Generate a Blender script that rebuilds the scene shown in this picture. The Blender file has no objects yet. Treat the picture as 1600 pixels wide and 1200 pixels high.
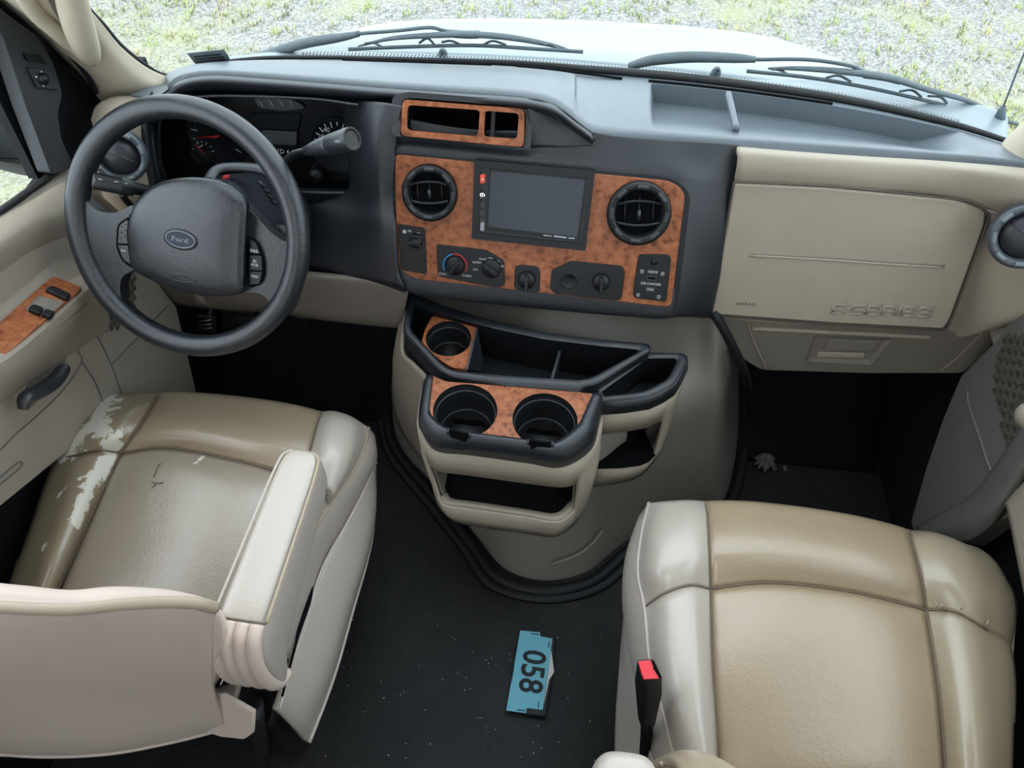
import bpy, bmesh, math, random
from mathutils import Vector, Matrix
random.seed(7)
S = bpy.context.scene
COL = S.collection

# ------------------------------------------------------------------ camera
F_PX, PITCH, YAW, ROLL, CAM_H = 1150.0, math.radians(53), math.radians(4), math.radians(2.5), 1.47
_fw = Vector((-math.sin(YAW)*math.cos(PITCH), math.cos(YAW)*math.cos(PITCH), -math.sin(PITCH)))
_rt = Vector((math.cos(YAW), math.sin(YAW), 0)); _up = _rt.cross(_fw)
_c, _s = math.cos(ROLL), math.sin(ROLL)
C_R = _rt*_c + _up*_s; C_U = _up*_c - _rt*_s; C_F = _fw
C_O = Vector((0, 0, CAM_H))
cd = bpy.data.cameras.new('camera'); cam = bpy.data.objects.new('camera', cd); COL.objects.link(cam)
m3 = Matrix((C_R, C_U, -C_F)).transposed()
cam.matrix_world = Matrix.Translation(C_O) @ m3.to_4x4()
cd.sensor_width = 36.0; cd.lens = F_PX/1600*36; cd.clip_start = 0.02; cd.clip_end = 200
S.camera = cam
# ------------------------------------------------------------------ world, light, exposure
W = bpy.data.worlds.new('sky'); S.world = W; W.use_nodes = True
bg = W.node_tree.nodes['Background']
bg.inputs[0].default_value = (0.85, 0.93, 1.0, 1); bg.inputs[1].default_value = 1.0
sd = bpy.data.lights.new('sun', 'SUN'); sd.energy = 2.2; sd.angle = math.radians(4); sd.color = (1, .95, .87)
sun = bpy.data.objects.new('sun', sd); COL.objects.link(sun)
sun.rotation_euler = Vector((.10, .57, -.82)).to_track_quat('-Z', 'Y').to_euler()   # high, from behind the vehicle: the roof shades the cab
S.view_settings.view_transform = 'Standard'; S.view_settings.look = 'None'
S.view_settings.exposure = 1.85; S.view_settings.gamma = 1.0; S.view_settings.use_curve_mapping = False

# ------------------------------------------------------------------ pixels to points
def ray(u, v): return C_R*((u-800)/F_PX) - C_U*((v-600)/F_PX) + C_F
def P(u, v, x=None, y=None, z=None, pl=None):
    d = ray(u, v)
    if pl is not None: t = (pl[0]-C_O).dot(pl[1])/d.dot(pl[1])
    elif x is not None: t = x/d.x
    elif y is not None: t = y/d.y
    else: t = (z-CAM_H)/d.z
    return C_O + d*t
def Y3(l): return [P(u, v, y=y) for u, v, y in l]
def Z3(l): return [P(u, v, z=z) for u, v, z in l]
def X3(l): return [P(u, v, x=x) for u, v, x in l]
def plane3(a, b, c):
    n = (b-a).cross(c-a).normalized()
    if n.dot(C_O-a) < 0: n = -n
    return (a, n)
def on(pl, pts, off=0.0):
    q = (pl[0]+pl[1]*off, pl[1]); return [P(u, v, pl=q) for u, v in pts]
def poff(pl, off): return (pl[0]+pl[1]*off, pl[1])

# ------------------------------------------------------------------ objects
def tag(o, label=None, cat=None, group=None, kind=None):
    if label: o['label'] = label
    if cat: o['category'] = cat
    if group: o['group'] = group
    if kind: o['kind'] = kind
    return o
def thing(name, label, cat, loc=(0, 0, 0), group=None):
    o = bpy.data.objects.new(name, None); COL.objects.link(o); o.location = loc
    o.empty_display_size = .05
    return tag(o, label, cat, group)
def origin(o):
    return Vector(o.location) if o.type == 'EMPTY' else Vector()
def obj(name, vf, mat, parent=None, smooth=True, bevel=0, seg=2, solid=0, sub=0, weld=False, auto=None):
    me = bpy.data.meshes.new(name); me.from_pydata([tuple(p) for p in vf[0]], [], vf[1]); me.update()
    bm = bmesh.new(); bm.from_mesh(me)
    if weld: bmesh.ops.remove_doubles(bm, verts=bm.verts, dist=1e-5)
    if solid == 0: bmesh.ops.recalc_face_normals(bm, faces=bm.faces)
    bm.to_mesh(me); bm.free()
    o = bpy.data.objects.new(name, me); COL.objects.link(o)
    me.materials.append(MAT[mat])
    if smooth:
        for p in me.polygons: p.use_smooth = True
    if solid:
        m = o.modifiers.new('s', 'SOLIDIFY'); m.thickness = solid; m.offset = -1; m.use_even_offset = False
    if bevel:
        m = o.modifiers.new('b', 'BEVEL'); m.width = bevel; m.segments = seg; m.limit_method = 'ANGLE'; m.angle_limit = math.radians(35)
        m.harden_normals = False
    if sub:
        m = o.modifiers.new('d', 'SUBSURF'); m.levels = sub; m.render_levels = sub
    if smooth and not sub and (bevel or auto):
        me.set_sharp_from_angle(angle=math.radians(auto or 60))
    if parent:
        o.parent = parent; o.matrix_parent_inverse = Matrix.Translation(-origin(parent))
    return o
def join(*vfs):
    V, Fc = [], []
    for v, f in vfs:
        k = len(V); V += list(v); Fc += [tuple(i+k for i in q) for q in f]
    return V, Fc
# ------------------------------------------------------------------ shapes
def cr(p, t, closed=False):
    n = len(p)
    if closed:
        i = int(math.floor(t)) % n; f = t-math.floor(t)
        a, b, c, d = p[(i-1) % n], p[i], p[(i+1) % n], p[(i+2) % n]
    else:
        t = min(max(t, 0), n-1-1e-9); i = int(t); f = t-i
        b, c = p[i], p[i+1]
        a = p[i-1] if i > 0 else b*2-c
        d = p[i+2] if i+2 < n else c*2-b
    return (b*2+(c-a)*f+(a*2-b*5+c*4-d)*f*f+(b*3-a-c*3+d)*f*f*f)*.5
def smooth(p, n, closed=False):
    p = [Vector(q) for q in p]; m = len(p) if closed else len(p)-1
    return [cr(p, m*i/n, closed) for i in range(n if closed else n+1)]
def gridvf(R, closed=False):
    nv, nu = len(R), len(R[0]); V = [p for r in R for p in r]; Fc = []
    for j in range(nv-1):
        for i in range(nu if closed else nu-1):
            k = (i+1) % nu
            Fc.append((j*nu+i, j*nu+k, (j+1)*nu+k, (j+1)*nu+i))
    return V, Fc
def loft(rows, nu=24, nv=24, closed=False, puff=0, pw=4, orient=None):
    A = [smooth(r, nu, closed) for r in rows]
    n = len(A[0]); R = [[None]*n for _ in range(nv+1)]
    for i in range(n):
        c = smooth([r[i] for r in A], nv)
        for j in range(nv+1): R[j][i] = c[j]
    if puff:
        N = [[None]*n for _ in R]
        for j in range(nv+1):
            for i in range(n):
                a = R[min(j+1, nv)][i]-R[max(j-1, 0)][i]; b = R[j][min(i+1, n-1)]-R[j][max(i-1, 0)]
                q = b.cross(a)
                if q.length < 1e-12: q = Vector((0, 0, 1))
                q.normalize()
                if q.dot(C_O-R[j][i]) < 0: q = -q
                N[j][i] = q
        R = [[R[j][i]+N[j][i]*puff*(1-abs(2*j/nv-1)**pw)*(1-abs(2*i/(n-1)-1)**pw) for i in range(n)] for j in range(nv+1)]
    V, Fc = gridvf(R, closed)
    # orient towards camera
    s = 0
    for q in Fc:
        a, b, c = V[q[0]], V[q[1]], V[q[2]]; s += (b-a).cross(c-a).z if orient == 'up' else (b-a).cross(c-a).dot(C_O-a)
    if s < 0: Fc = [tuple(reversed(q)) for q in Fc]
    return V, Fc
def rpoly(pts, r, seg=5):
    """polygon with rounded corners (2D or 3D), r a number or one per corner"""
    out = []; n = len(pts); P_ = [Vector(p) for p in pts]
    for i in range(n):
        b = P_[i]; a = P_[i-1]; c = P_[(i+1) % n]
        ri = r[i] if isinstance(r, (list, tuple)) else r
        d1 = (a-b); d2 = (c-b)
        k = min(ri, d1.length*.49, d2.length*.49)
        if k < 1e-6:
            out += [b.copy() for _ in range(seg+1)]; continue
        s = b+d1.normalized()*k; e = b+d2.normalized()*k
        for j in range(seg+1):
            t = j/seg; out.append(s*(1-t)**2+b*2*t*(1-t)+e*t*t)
    return out
def dedupe(p):
    o = []
    for q in p:
        if not o or (q-o[-1]).length > 1e-5: o.append(q)
    if len(o) > 1 and (o[0]-o[-1]).length < 1e-5: o.pop()
    return o
def slab(front, n, depth):
    """prism: front outline (3D), extruded back along -n"""
    front = dedupe([Vector(p) for p in front])
    k = len(front); V = list(front)+[p-n*depth for p in front]
    Fc = [tuple(range(k)), tuple(reversed(range(k, 2*k)))]+[(i, i+k, (i+1) % k+k, (i+1) % k) for i in range(k)]
    return V, Fc
def frame(outer, inner, n, depth):
    """flat ring between two outlines of equal count, extruded back"""
    k = len(outer); V = list(outer)+list(inner)+[p-n*depth for p in outer]+[p-n*depth for p in inner]; Fc = []
    for i in range(k):
        j = (i+1) % k
        Fc += [(i, j, k+j, k+i), (2*k+i, 3*k+i, 3*k+j, 2*k+j), (i, 2*k+i, 2*k+j, j), (k+i, k+j, 3*k+j, 3*k+i)]
    return V, Fc
def box(c, sx, sy, sz, rx=None):
    c = Vector(c); V = [Vector((a*sx/2, b*sy/2, d*sz/2)) for a in (-1, 1) for b in (-1, 1) for d in (-1, 1)]
    if rx is not None: V = [rx @ v for v in V]
    return [c+v for v in V], [(0, 1, 3, 2), (4, 6, 7, 5), (0, 4, 5, 1), (2, 3, 7, 6), (0, 2, 6, 4), (1, 5, 7, 3)]
def basis(n, up=Vector((0, 0, 1))):
    n = n.normalized(); x = up.cross(n)
    if x.length < 1e-4: x = Vector((1, 0, 0))
    x.normalize(); return x, n.cross(x).normalized(), n
def tube(path, r, seg=10, n=None, closed=False, cap=True, flat=1.0, up=None):
    pts = smooth(path, n, closed) if n else [Vector(p) for p in path]
    m = len(pts); R = []; last = up.copy() if up is not None else None
    for i, p in enumerate(pts):
        if closed: t = pts[(i+1) % m]-pts[i-1]
        else: t = pts[min(i+1, m-1)]-pts[max(i-1, 0)]
        t.normalize()
        if last is None:
            last = Vector((0, 0, 1)) if abs(t.z) < .9 else Vector((1, 0, 0))
        a = (last-t*last.dot(t)); a.normalize(); b = t.cross(a); last = a
        rr = r(i/(m-1)) if callable(r) else r
        R.append([p+a*math.cos(6.28319*k/seg)*rr*flat+b*math.sin(6.28319*k/seg)*rr for k in range(seg)])
    if closed: R.append(R[0])
    V, Fc = gridvf(R, True)
    if cap and not closed:
        k = len(V); Fc.append(tuple(range(seg))); Fc.append(tuple(reversed(range(k-seg, k))))
    return V, Fc
def lathe(c, n, prof, seg=40, up=Vector((0, 0, 1)), a0=0, a1=6.2831853, sx=1.0):
    """profile of (radius, height along n) turned about n"""
    x, y, n = basis(n, up); full = abs(a1-a0-6.2831853) < 1e-3
    k = seg if full else seg+1
    R = [[c+x*(r*sx*math.cos(a0+(a1-a0)*i/seg))+y*(r*math.sin(a0+(a1-a0)*i/seg))+n*h for i in range(k)] for r, h in prof]
    return gridvf(R, full)
def sector(c, n, r0, r1, a0, a1, h0, h1, seg=5, up=Vector((0, 0, 1))):
    """solid arc block"""
    return join(lathe(c, n, [(r0, h0), (r1, h0), (r1, h1), (r0, h1), (r0, h0)], seg, up, a0, a1))
def extr(poly, d):
    return slab(poly, -d.normalized(), d.length)
_fonts = {}
def text(name, s, c, x, y, size, mat, parent, depth=.0006, kind=None, fit=None, bold=0):
    cu = bpy.data.curves.new(name, 'FONT'); cu.body = s; cu.size = 1; cu.align_x = 'CENTER'; cu.align_y = 'CENTER'; cu.resolution_u = 3
    cu.offset = bold
    cu.extrude = depth/size/2
    t = bpy.data.objects.new('tmp', cu); COL.objects.link(t)
    dg = bpy.context.evaluated_depsgraph_get(); dg.update()
    me = bpy.data.meshes.new_from_object(t.evaluated_get(dg)); bpy.data.objects.remove(t); bpy.data.curves.remove(cu)
    x = x.normalized(); n = x.cross(y).normalized(); y = n.cross(x)
    xs = [v.co.x for v in me.vertices]; ys = [v.co.y for v in me.vertices]
    sx = size
    if fit: sx = fit/(max(xs)-min(xs))
    cx = (max(xs)+min(xs))/2; cy = (max(ys)+min(ys))/2
    for v in me.vertices:
        q = v.co; v.co = Vector(c)+x*((q.x-cx)*sx)+y*((q.y-cy)*size)+n*(q.z*size)
    me.materials.clear(); me.materials.append(MAT[mat]); me.name = name
    o = bpy.data.objects.new(name, me); COL.objects.link(o)
    if parent: o.parent = parent; o.matrix_parent_inverse = Matrix.Translation(-origin(parent))
    return o

# ------------------------------------------------------------------ materials
MAT = {}
def lin(c): return tuple((x/12.92 if x <= .04045 else ((x+.055)/1.055)**2.4) for x in c)
def nt(name):
    m = bpy.data.materials.new(name); m.use_nodes = True; MAT[name] = m
    return m, m.node_tree.nodes, m.node_tree.links, m.node_tree.nodes['Principled BSDF']
def mat(name, col, rough=.5, bump=0, scale=300, spec=.5, metal=0, var=0, vscale=20, emit=0, coat=0, det=4, btype='noise', rvar=0):
    m, N, L, b = nt(name)
    b.inputs['Base Color'].default_value = (*col, 1); b.inputs['Roughness'].default_value = rough
    b.inputs['Specular IOR Level'].default_value = spec; b.inputs['Metallic'].default_value = metal
    b.inputs['Coat Weight'].default_value = coat
    tc = N.new('ShaderNodeTexCoord')
    if var or rvar:
        nz = N.new('ShaderNodeTexNoise'); nz.inputs['Scale'].default_value = vscale; nz.inputs['Detail'].default_value = 5
        L.new(tc.outputs['Object'], nz.inputs['Vector'])
    if var:
        mx = N.new('ShaderNodeMix'); mx.data_type = 'RGBA'
        mx.inputs[6].default_value = (*[max(0, c*(1-var)) for c in col], 1); mx.inputs[7].default_value = (*[min(1, c*(1+var)) for c in col], 1)
        L.new(nz.outputs[0], mx.inputs[0]); L.new(mx.outputs[2], b.inputs['Base Color'])
    if rvar:
        mr = N.new('ShaderNodeMapRange'); mr.inputs[3].default_value = rough-rvar; mr.inputs[4].default_value = rough+rvar
        mr.inputs[1].default_value = .3; mr.inputs[2].default_value = .7
        L.new(nz.outputs[0], mr.inputs[0]); L.new(mr.outputs[0], b.inputs['Roughness'])
    if bump:
        if btype == 'voronoi':
            bz = N.new('ShaderNodeTexVoronoi'); bz.feature = 'DISTANCE_TO_EDGE'
        else:
            bz = N.new('ShaderNodeTexNoise'); bz.inputs['Detail'].default_value = det
        bz.inputs['Scale'].default_value = scale; L.new(tc.outputs['Object'], bz.inputs['Vector'])
        bp = N.new('ShaderNodeBump'); bp.inputs['Strength'].default_value = bump; bp.inputs['Distance'].default_value = .002
        L.new(bz.outputs[0], bp.inputs['Height']); L.new(bp.outputs[0], b.inputs['Normal'])
    if emit:
        b.inputs['Emission Color'].default_value = (*col, 1); b.inputs['Emission Strength'].default_value = emit
    return m
mat('charcoal', (.012, .0155, .022), .40, .22, 900, .8, var=.12)
mat('charcoal_wheel', (.010, .0135, .019), .34, .22, 420, .8, btype='voronoi')
mat('pad_grey', (.115, .14, .16), .36, .2, 900, 1.0, var=.10, vscale=6)
mat('black_plastic', (.007, .008, .010), .40, .12, 900, .4)
mat('black_gloss', (.006, .007, .009), .25, spec=.3)
mat('black_matte', (.006, .007, .009), .85, spec=.2)
mat('vent_grey', (.045, .055, .068), .4, .1, 600, .8)
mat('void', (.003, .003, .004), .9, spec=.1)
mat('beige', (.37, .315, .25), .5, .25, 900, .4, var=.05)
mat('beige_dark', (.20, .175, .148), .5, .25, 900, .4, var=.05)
mat('pillar_cream', (.56, .495, .38), .6, .15, 600, .35)
mat('headliner', (.17, .155, .135), .8)  # unseen ceiling and walls, toned dark to cut bounced light
mat('rubber', (.006, .007, .009), .55, .3, 300, .4)
mat('print_white', (.55, .57, .6), .6)
mat('print_red', (.5, .02, .02), .5)
mat('print_blue', (.03, .25, .6), .5)
mat('red_plastic', (.75, .03, .045), .4)
mat('orange_red', (.75, .08, .03), .4)
mat('chrome', (.7, .72, .75), .18, metal=1)
mat('steel_grey', (.25, .26, .28), .35, metal=.8)
mat('lcd_grey', (.055, .065, .068), .3)
mat('screen', (.010, .018, .030), .2, spec=.3)
mat('gauge_face', (.008, .010, .014), .5, spec=.15)
mat('emblem_blue', (.006, .008, .030), .3, spec=.3)
mat('emblem_silver', (.16, .17, .20), .35, metal=.8)
mat('tag_blue', (.15, .46, .58), .6, .1, 200)
mat('tag_ink', (.006, .010, .014), .7)
mat('paper_white', (.6, .6, .58), .8)
mat('debris_grey', (.15, .14, .14), .8)
mat('yellow_tag', (.45, .38, .05), .6)
mat('hood_white', (.20, .24, .26), .35, var=.06, vscale=4)
mat('wiper', (.075, .10, .112), .6, .4, 500, var=.3, vscale=60)  # lightened blue grey: windshield haze put into the colour
mat('cowl', (.10, .125, .135), .6)
mat('mirror_black', (.03, .034, .04), .55, .2, 400)
mat('window_rubber', (.004, .004, .005), .6)
mat('sticker', (.20, .24, .26), .5, var=.4, vscale=180)
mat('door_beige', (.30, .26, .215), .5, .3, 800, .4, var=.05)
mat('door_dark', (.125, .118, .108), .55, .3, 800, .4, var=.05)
mat('groove', (.085, .074, .06), .8)
mat('seam', (.16, .12, .085), .8)
mat('leather_cream', (.48, .42, .365), .30, .12, 160, .8, var=.06, vscale=9, btype='voronoi')
mat('leather_back', (.66, .54, .465), .5, .12, 140, .4, var=.05, vscale=9)
mat('leather_piping', (.40, .32, .24), .45, spec=.4)
mat('seat_base', (.008, .008, .010), .6)
mat('suede', (.05, .05, .055), .9)

def leather_tan(name, col, wear=None, bumps=.35, gloss=.3):
    """creased leather; wear: list of (points, radius) along which the finish has flaked off"""
    m, N, L, b = nt(name)
    tc = N.new('ShaderNodeTexCoord')
    n1 = N.new('ShaderNodeTexNoise'); n1.inputs['Scale'].default_value = 7; n1.inputs['Detail'].default_value = 6
    L.new(tc.outputs['Object'], n1.inputs['Vector'])
    mx = N.new('ShaderNodeMix'); mx.data_type = 'RGBA'
    mx.inputs[6].default_value = (*[c*.88 for c in col], 1); mx.inputs[7].default_value = (*[c*1.12 for c in col], 1)
    L.new(n1.outputs[0], mx.inputs[0])
    v = N.new('ShaderNodeTexVoronoi'); v.feature = 'DISTANCE_TO_EDGE'; v.inputs['Scale'].default_value = 130
    n2 = N.new('ShaderNodeTexNoise'); n2.inputs['Scale'].default_value = 28; n2.inputs['Detail'].default_value = 6; n2.inputs['Distortion'].default_value = .6
    L.new(tc.outputs['Object'], v.inputs['Vector']); L.new(tc.outputs['Object'], n2.inputs['Vector'])
    ad = N.new('ShaderNodeMath'); ad.operation = 'MULTIPLY_ADD'; ad.inputs[1].default_value = .5
    L.new(v.outputs[0], ad.inputs[0]); L.new(n2.outputs[0], ad.inputs[2])
    bp = N.new('ShaderNodeBump'); bp.inputs['Strength'].default_value = bumps; bp.inputs['Distance'].default_value = .0025
    L.new(ad.outputs[0], bp.inputs['Height']); L.new(bp.outputs[0], b.inputs['Normal'])
    b.inputs['Roughness'].default_value = .32; b.inputs['Specular IOR Level'].default_value = .9; b.inputs['Coat Weight'].default_value = gloss; b.inputs['Coat Roughness'].default_value = .26
    out = mx.outputs[2]
    if wear:
        ge = N.new('ShaderNodeNewGeometry')
        n3 = N.new('ShaderNodeTexNoise'); n3.inputs['Scale'].default_value = 70; n3.inputs['Detail'].default_value = 6; n3.inputs['Roughness'].default_value = .65
        L.new(ge.outputs['Position'], n3.inputs['Vector'])
        last = None
        for a, c, r in wear:
            # distance from the point to the segment a-c, flattened to the seat's plan
            d = c-a; ln = d.length; d.normalize()
            sb = N.new('ShaderNodeVectorMath'); sb.operation = 'SUBTRACT'; sb.inputs[1].default_value = a
            L.new(ge.outputs['Position'], sb.inputs[0])
            dt = N.new('ShaderNodeVectorMath'); dt.operation = 'DOT_PRODUCT'; dt.inputs[1].default_value = d
            L.new(sb.outputs[0], dt.inputs[0])
            cl = N.new('ShaderNodeClamp'); cl.inputs[1].default_value = 0; cl.inputs[2].default_value = ln
            L.new(dt.outputs['Value'], cl.inputs[0])
            sc = N.new('ShaderNodeVectorMath'); sc.operation = 'SCALE'; sc.inputs[0].default_value = d
            L.new(cl.outputs[0], sc.inputs['Scale'])
            df = N.new('ShaderNodeVectorMath'); df.operation = 'DISTANCE'
            L.new(sb.outputs[0], df.inputs[0]); L.new(sc.outputs[0], df.inputs[1])
            q = N.new('ShaderNodeMath'); q.operation = 'DIVIDE'; q.inputs[1].default_value = r
            L.new(df.outputs['Value'], q.inputs[0])
            if last is None: last = q.outputs[0]
            else:
                mn = N.new('ShaderNodeMath'); mn.operation = 'MINIMUM'
                L.new(last, mn.inputs[0]); L.new(q.outputs[0], mn.inputs[1]); last = mn.outputs[0]
        ma = N.new('ShaderNodeMath'); ma.operation = 'MULTIPLY_ADD'; ma.inputs[1].default_value = 3.4; ma.inputs[2].default_value = -1.7
        L.new(n3.outputs[0], ma.inputs[0])
        su = N.new('ShaderNodeMath'); su.operation = 'ADD'; L.new(last, su.inputs[0]); L.new(ma.outputs[0], su.inputs[1])
        mr = N.new('ShaderNodeMapRange'); mr.inputs[1].default_value = .95; mr.inputs[2].default_value = 1.05; mr.inputs[3].default_value = 1; mr.inputs[4].default_value = 0
        L.new(su.outputs[0], mr.inputs[0])
        mw = N.new('ShaderNodeMix'); mw.data_type = 'RGBA'; mw.inputs[7].default_value = (.66, .63, .55, 1)
        L.new(mr.outputs[0], mw.inputs[0]); L.new(out, mw.inputs[6]); out = mw.outputs[2]
        rr = N.new('ShaderNodeMapRange'); rr.inputs[3].default_value = .29; rr.inputs[4].default_value = .85
        L.new(mr.outputs[0], rr.inputs[0]); L.new(rr.outputs[0], b.inputs['Roughness'])
    L.new(out, b.inputs['Base Color'])
leather_tan('leather_tan', (.325, .250, .170))
leather_tan('leather_tan_pale', (.42, .36, .28))

def wood():
    m, N, L, b = nt('burl_wood')
    tc = N.new('ShaderNodeTexCoord')
    n0 = N.new('ShaderNodeTexNoise'); n0.inputs['Scale'].default_value = 48; n0.inputs['Detail'].default_value = 8; n0.inputs['Roughness'].default_value = .7; n0.inputs['Distortion'].default_value = 1.2
    v = N.new('ShaderNodeTexVoronoi'); v.inputs['Scale'].default_value = 95; v.inputs['Randomness'].default_value = 1
    L.new(tc.outputs['Object'], n0.inputs['Vector']); L.new(tc.outputs['Object'], v.inputs['Vector'])
    ma = N.new('ShaderNodeMath'); ma.operation = 'MULTIPLY_ADD'; ma.inputs[1].default_value = .28
    L.new(v.outputs['Distance'], ma.inputs[0]); L.new(n0.outputs[0], ma.inputs[2])
    r = N.new('ShaderNodeValToRGB'); e = r.color_ramp.elements
    e[0].position = .44; e[0].color = (.12, .030, .011, 1); e[1].position = .82; e[1].color = (.42, .145, .058, 1)
    q = e.new(.57); q.color = (.27, .080, .030, 1)
    L.new(ma.outputs[0], r.inputs[0]); L.new(r.outputs[0], b.inputs['Base Color'])
    b.inputs['Roughness'].default_value = .38; b.inputs['Specular IOR Level'].default_value = .35
wood()
def glass():
    m, N, L, b = nt('glass_clear'); N.remove(b)
    o = N['Material Output']; t = N.new('ShaderNodeBsdfTransparent'); t.inputs[0].default_value = (.93, .96, .96, 1)
    g = N.new('ShaderNodeBsdfGlossy'); g.inputs['Roughness'].default_value = .02
    mx = N.new('ShaderNodeMixShader'); mx.inputs[0].default_value = .05; L.new(t.outputs[0], mx.inputs[1]); L.new(g.outputs[0], mx.inputs[2]); L.new(mx.outputs[0], o.inputs[0])
    m, N, L, b = nt('clear_lens'); N.remove(b)
    o = N['Material Output']; t = N.new('ShaderNodeBsdfTransparent'); t.inputs[0].default_value = (.8, .83, .86, 1)
    g = N.new('ShaderNodeBsdfGlossy'); g.inputs['Roughness'].default_value = .08
    mx = N.new('ShaderNodeMixShader'); mx.inputs[0].default_value = .05; L.new(t.outputs[0], mx.inputs[1]); L.new(g.outputs[0], mx.inputs[2]); L.new(mx.outputs[0], o.inputs[0])
glass()
def frosted():
    m, N, L, b = nt('frosted_lens'); N.remove(b)
    t = N.new('ShaderNodeBsdfTranslucent'); t.inputs[0].default_value = (.82, .84, .85, 1); L.new(t.outputs[0], N['Material Output'].inputs[0])
frosted()
mat('cover_beige', (.24, .215, .185), .45, .2, 900, .5, var=.05)
def gravel():
    m, N, L, b = nt('gravel'); tc = N.new('ShaderNodeTexCoord')
    v = N.new('ShaderNodeTexVoronoi'); v.inputs['Scale'].default_value = 85
    L.new(tc.outputs['Object'], v.inputs['Vector'])
    r = N.new('ShaderNodeValToRGB'); e = r.color_ramp.elements
    e[0].position = 0; e[0].color = (.085, .087, .09, 1); e[1].position = 1; e[1].color = (.24, .24, .24, 1)
    sp = N.new('ShaderNodeSeparateColor'); L.new(v.outputs['Color'], sp.inputs[0]); L.new(sp.outputs[0], r.inputs[0])
    n = N.new('ShaderNodeTexNoise'); n.inputs['Scale'].default_value = 1.1; n.inputs['Detail'].default_value = 9; n.inputs['Roughness'].default_value = .72
    L.new(tc.outputs['Object'], n.inputs['Vector'])
    r2 = N.new('ShaderNodeValToRGB'); e = r2.color_ramp.elements; e[0].position = .46; e[0].color = (0, 0, 0, 1); e[1].position = .62; e[1].color = (1, 1, 1, 1)
    L.new(n.outputs[0], r2.inputs[0])
    mx = N.new('ShaderNodeMix'); mx.data_type = 'RGBA'; mx.inputs[7].default_value = (.20, .215, .09, 1)
    ml = N.new('ShaderNodeMath'); ml.operation = 'MULTIPLY'; ml.inputs[1].default_value = .6; L.new(r2.outputs[0], ml.inputs[0])
    L.new(ml.outputs[0], mx.inputs[0]); L.new(r.outputs[0], mx.inputs[6]); L.new(mx.outputs[2], b.inputs['Base Color'])
    b.inputs['Roughness'].default_value = .95
    bp = N.new('ShaderNodeBump'); bp.inputs['Strength'].default_value = .3; bp.inputs['Distance'].default_value = .01
    L.new(v.outputs['Distance'], bp.inputs['Height']); bp.invert = True; L.new(bp.outputs[0], b.inputs['Normal'])
    mat('grass_green', (.20, .25, .08), .7, var=.3, vscale=3); mat('grass_straw', (.29, .275, .15), .7, var=.25, vscale=3)
gravel()
def floor_mat():
    m, N, L, b = nt('floor_vinyl'); tc = N.new('ShaderNodeTexCoord')
    n = N.new('ShaderNodeTexNoise'); n.inputs['Scale'].default_value = 5; n.inputs['Detail'].default_value = 8; n.inputs['Roughness'].default_value = .7
    n2 = N.new('ShaderNodeTexNoise'); n2.inputs['Scale'].default_value = 260; n2.inputs['Detail'].default_value = 3
    L.new(tc.outputs['Object'], n.inputs['Vector']); L.new(tc.outputs['Object'], n2.inputs['Vector'])
    a = N.new('ShaderNodeMath'); a.operation = 'MULTIPLY'; L.new(n.outputs[0], a.inputs[0]); L.new(n2.outputs[0], a.inputs[1])
    r = N.new('ShaderNodeValToRGB'); e = r.color_ramp.elements; e[0].position = .2; e[0].color = (.003, .0035, .0045, 1); e[1].position = .47; e[1].color = (.026, .0255, .025, 1)
    L.new(a.outputs[0], r.inputs[0]); L.new(r.outputs[0], b.inputs['Base Color'])
    b.inputs['Roughness'].default_value = .6; b.inputs['Specular IOR Level'].default_value = .35
    bp = N.new('ShaderNodeBump'); bp.inputs['Strength'].default_value = .3; bp.inputs['Distance'].default_value = .001; L.new(n2.outputs[0], bp.inputs['Height']); L.new(bp.outputs[0], b.inputs['Normal'])
floor_mat()
# ================================================================== setting outside
def flat(name, pts, mat_, thick=0.0):
    o = obj(name, slab(pts, Vector((0, 0, 1)), thick or .02), mat_, smooth=False); return o
g = obj('ground', ([(-9, -2, -.75), (9, -2, -.75), (9, 14, -.75), (-9, 14, -.75)], [(0, 1, 2, 3)]), 'gravel', smooth=False)
tag(g, 'pale gravel ground with sparse grass outside the windshield', kind='structure')
def grass(name, n, mat_, label, seed, hmin, hmax):
    rnd = random.Random(seed); V, Fc = [], []
    for _ in range(n):
        # clumps thicken towards the right of the view, as on the verge
        while True:
            x, y = rnd.uniform(-3.6, 5.2), rnd.uniform(2.4, 6.6)
            w = .16+.84*max(0, math.sin(x*1.7+y*.9+1.2)*.5+math.sin(x*.63-y*1.9)*.5)**1.2*(1.0 if x > .4 else .42)
            if rnd.random() < w: break
        for k in range(rnd.randint(4, 9)):
            a = rnd.uniform(0, 6.283); h = rnd.uniform(hmin, hmax); r = rnd.uniform(.0, .035); b = a+rnd.uniform(-1, 1)
            p = Vector((x+math.cos(a)*r, y+math.sin(a)*r, -.75)); d = Vector((math.cos(b), math.sin(b), 0)); s = Vector((-d.y, d.x, 0))*rnd.uniform(.002, .0045)
            i = len(V); V += [p-s, p+s, p+d*h*.25+Vector((0, 0, h*.6))+s*.7, p+d*h*.25+Vector((0, 0, h*.6))-s*.7, p+d*h*.65+Vector((0, 0, h))]
            Fc += [(i, i+1, i+2, i+3), (i+3, i+2, i+4)]
    o = obj(name, (V, Fc), mat_, smooth=False)
    return tag(o, label, 'grass', kind='stuff')
grass('grass_blades', 4200, 'grass_green', 'short green grass blades growing through the gravel', 3, .015, .05)
grass('dry_grass', 3600, 'grass_straw', 'short dry straw coloured grass scattered over gravel', 5, .012, .04)

# ================================================================== shell of the cab
o = obj('floor', slab([Vector(p) for p in ((-.84, -1.7, 0), (.84, -1.7, 0), (.84, 1.3, 0), (-.84, 1.3, 0))], Vector((0, 0, 1)), .04), 'floor_vinyl', smooth=False)
tag(o, 'black vinyl cab floor with dust and scuffs', kind='structure')
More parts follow.
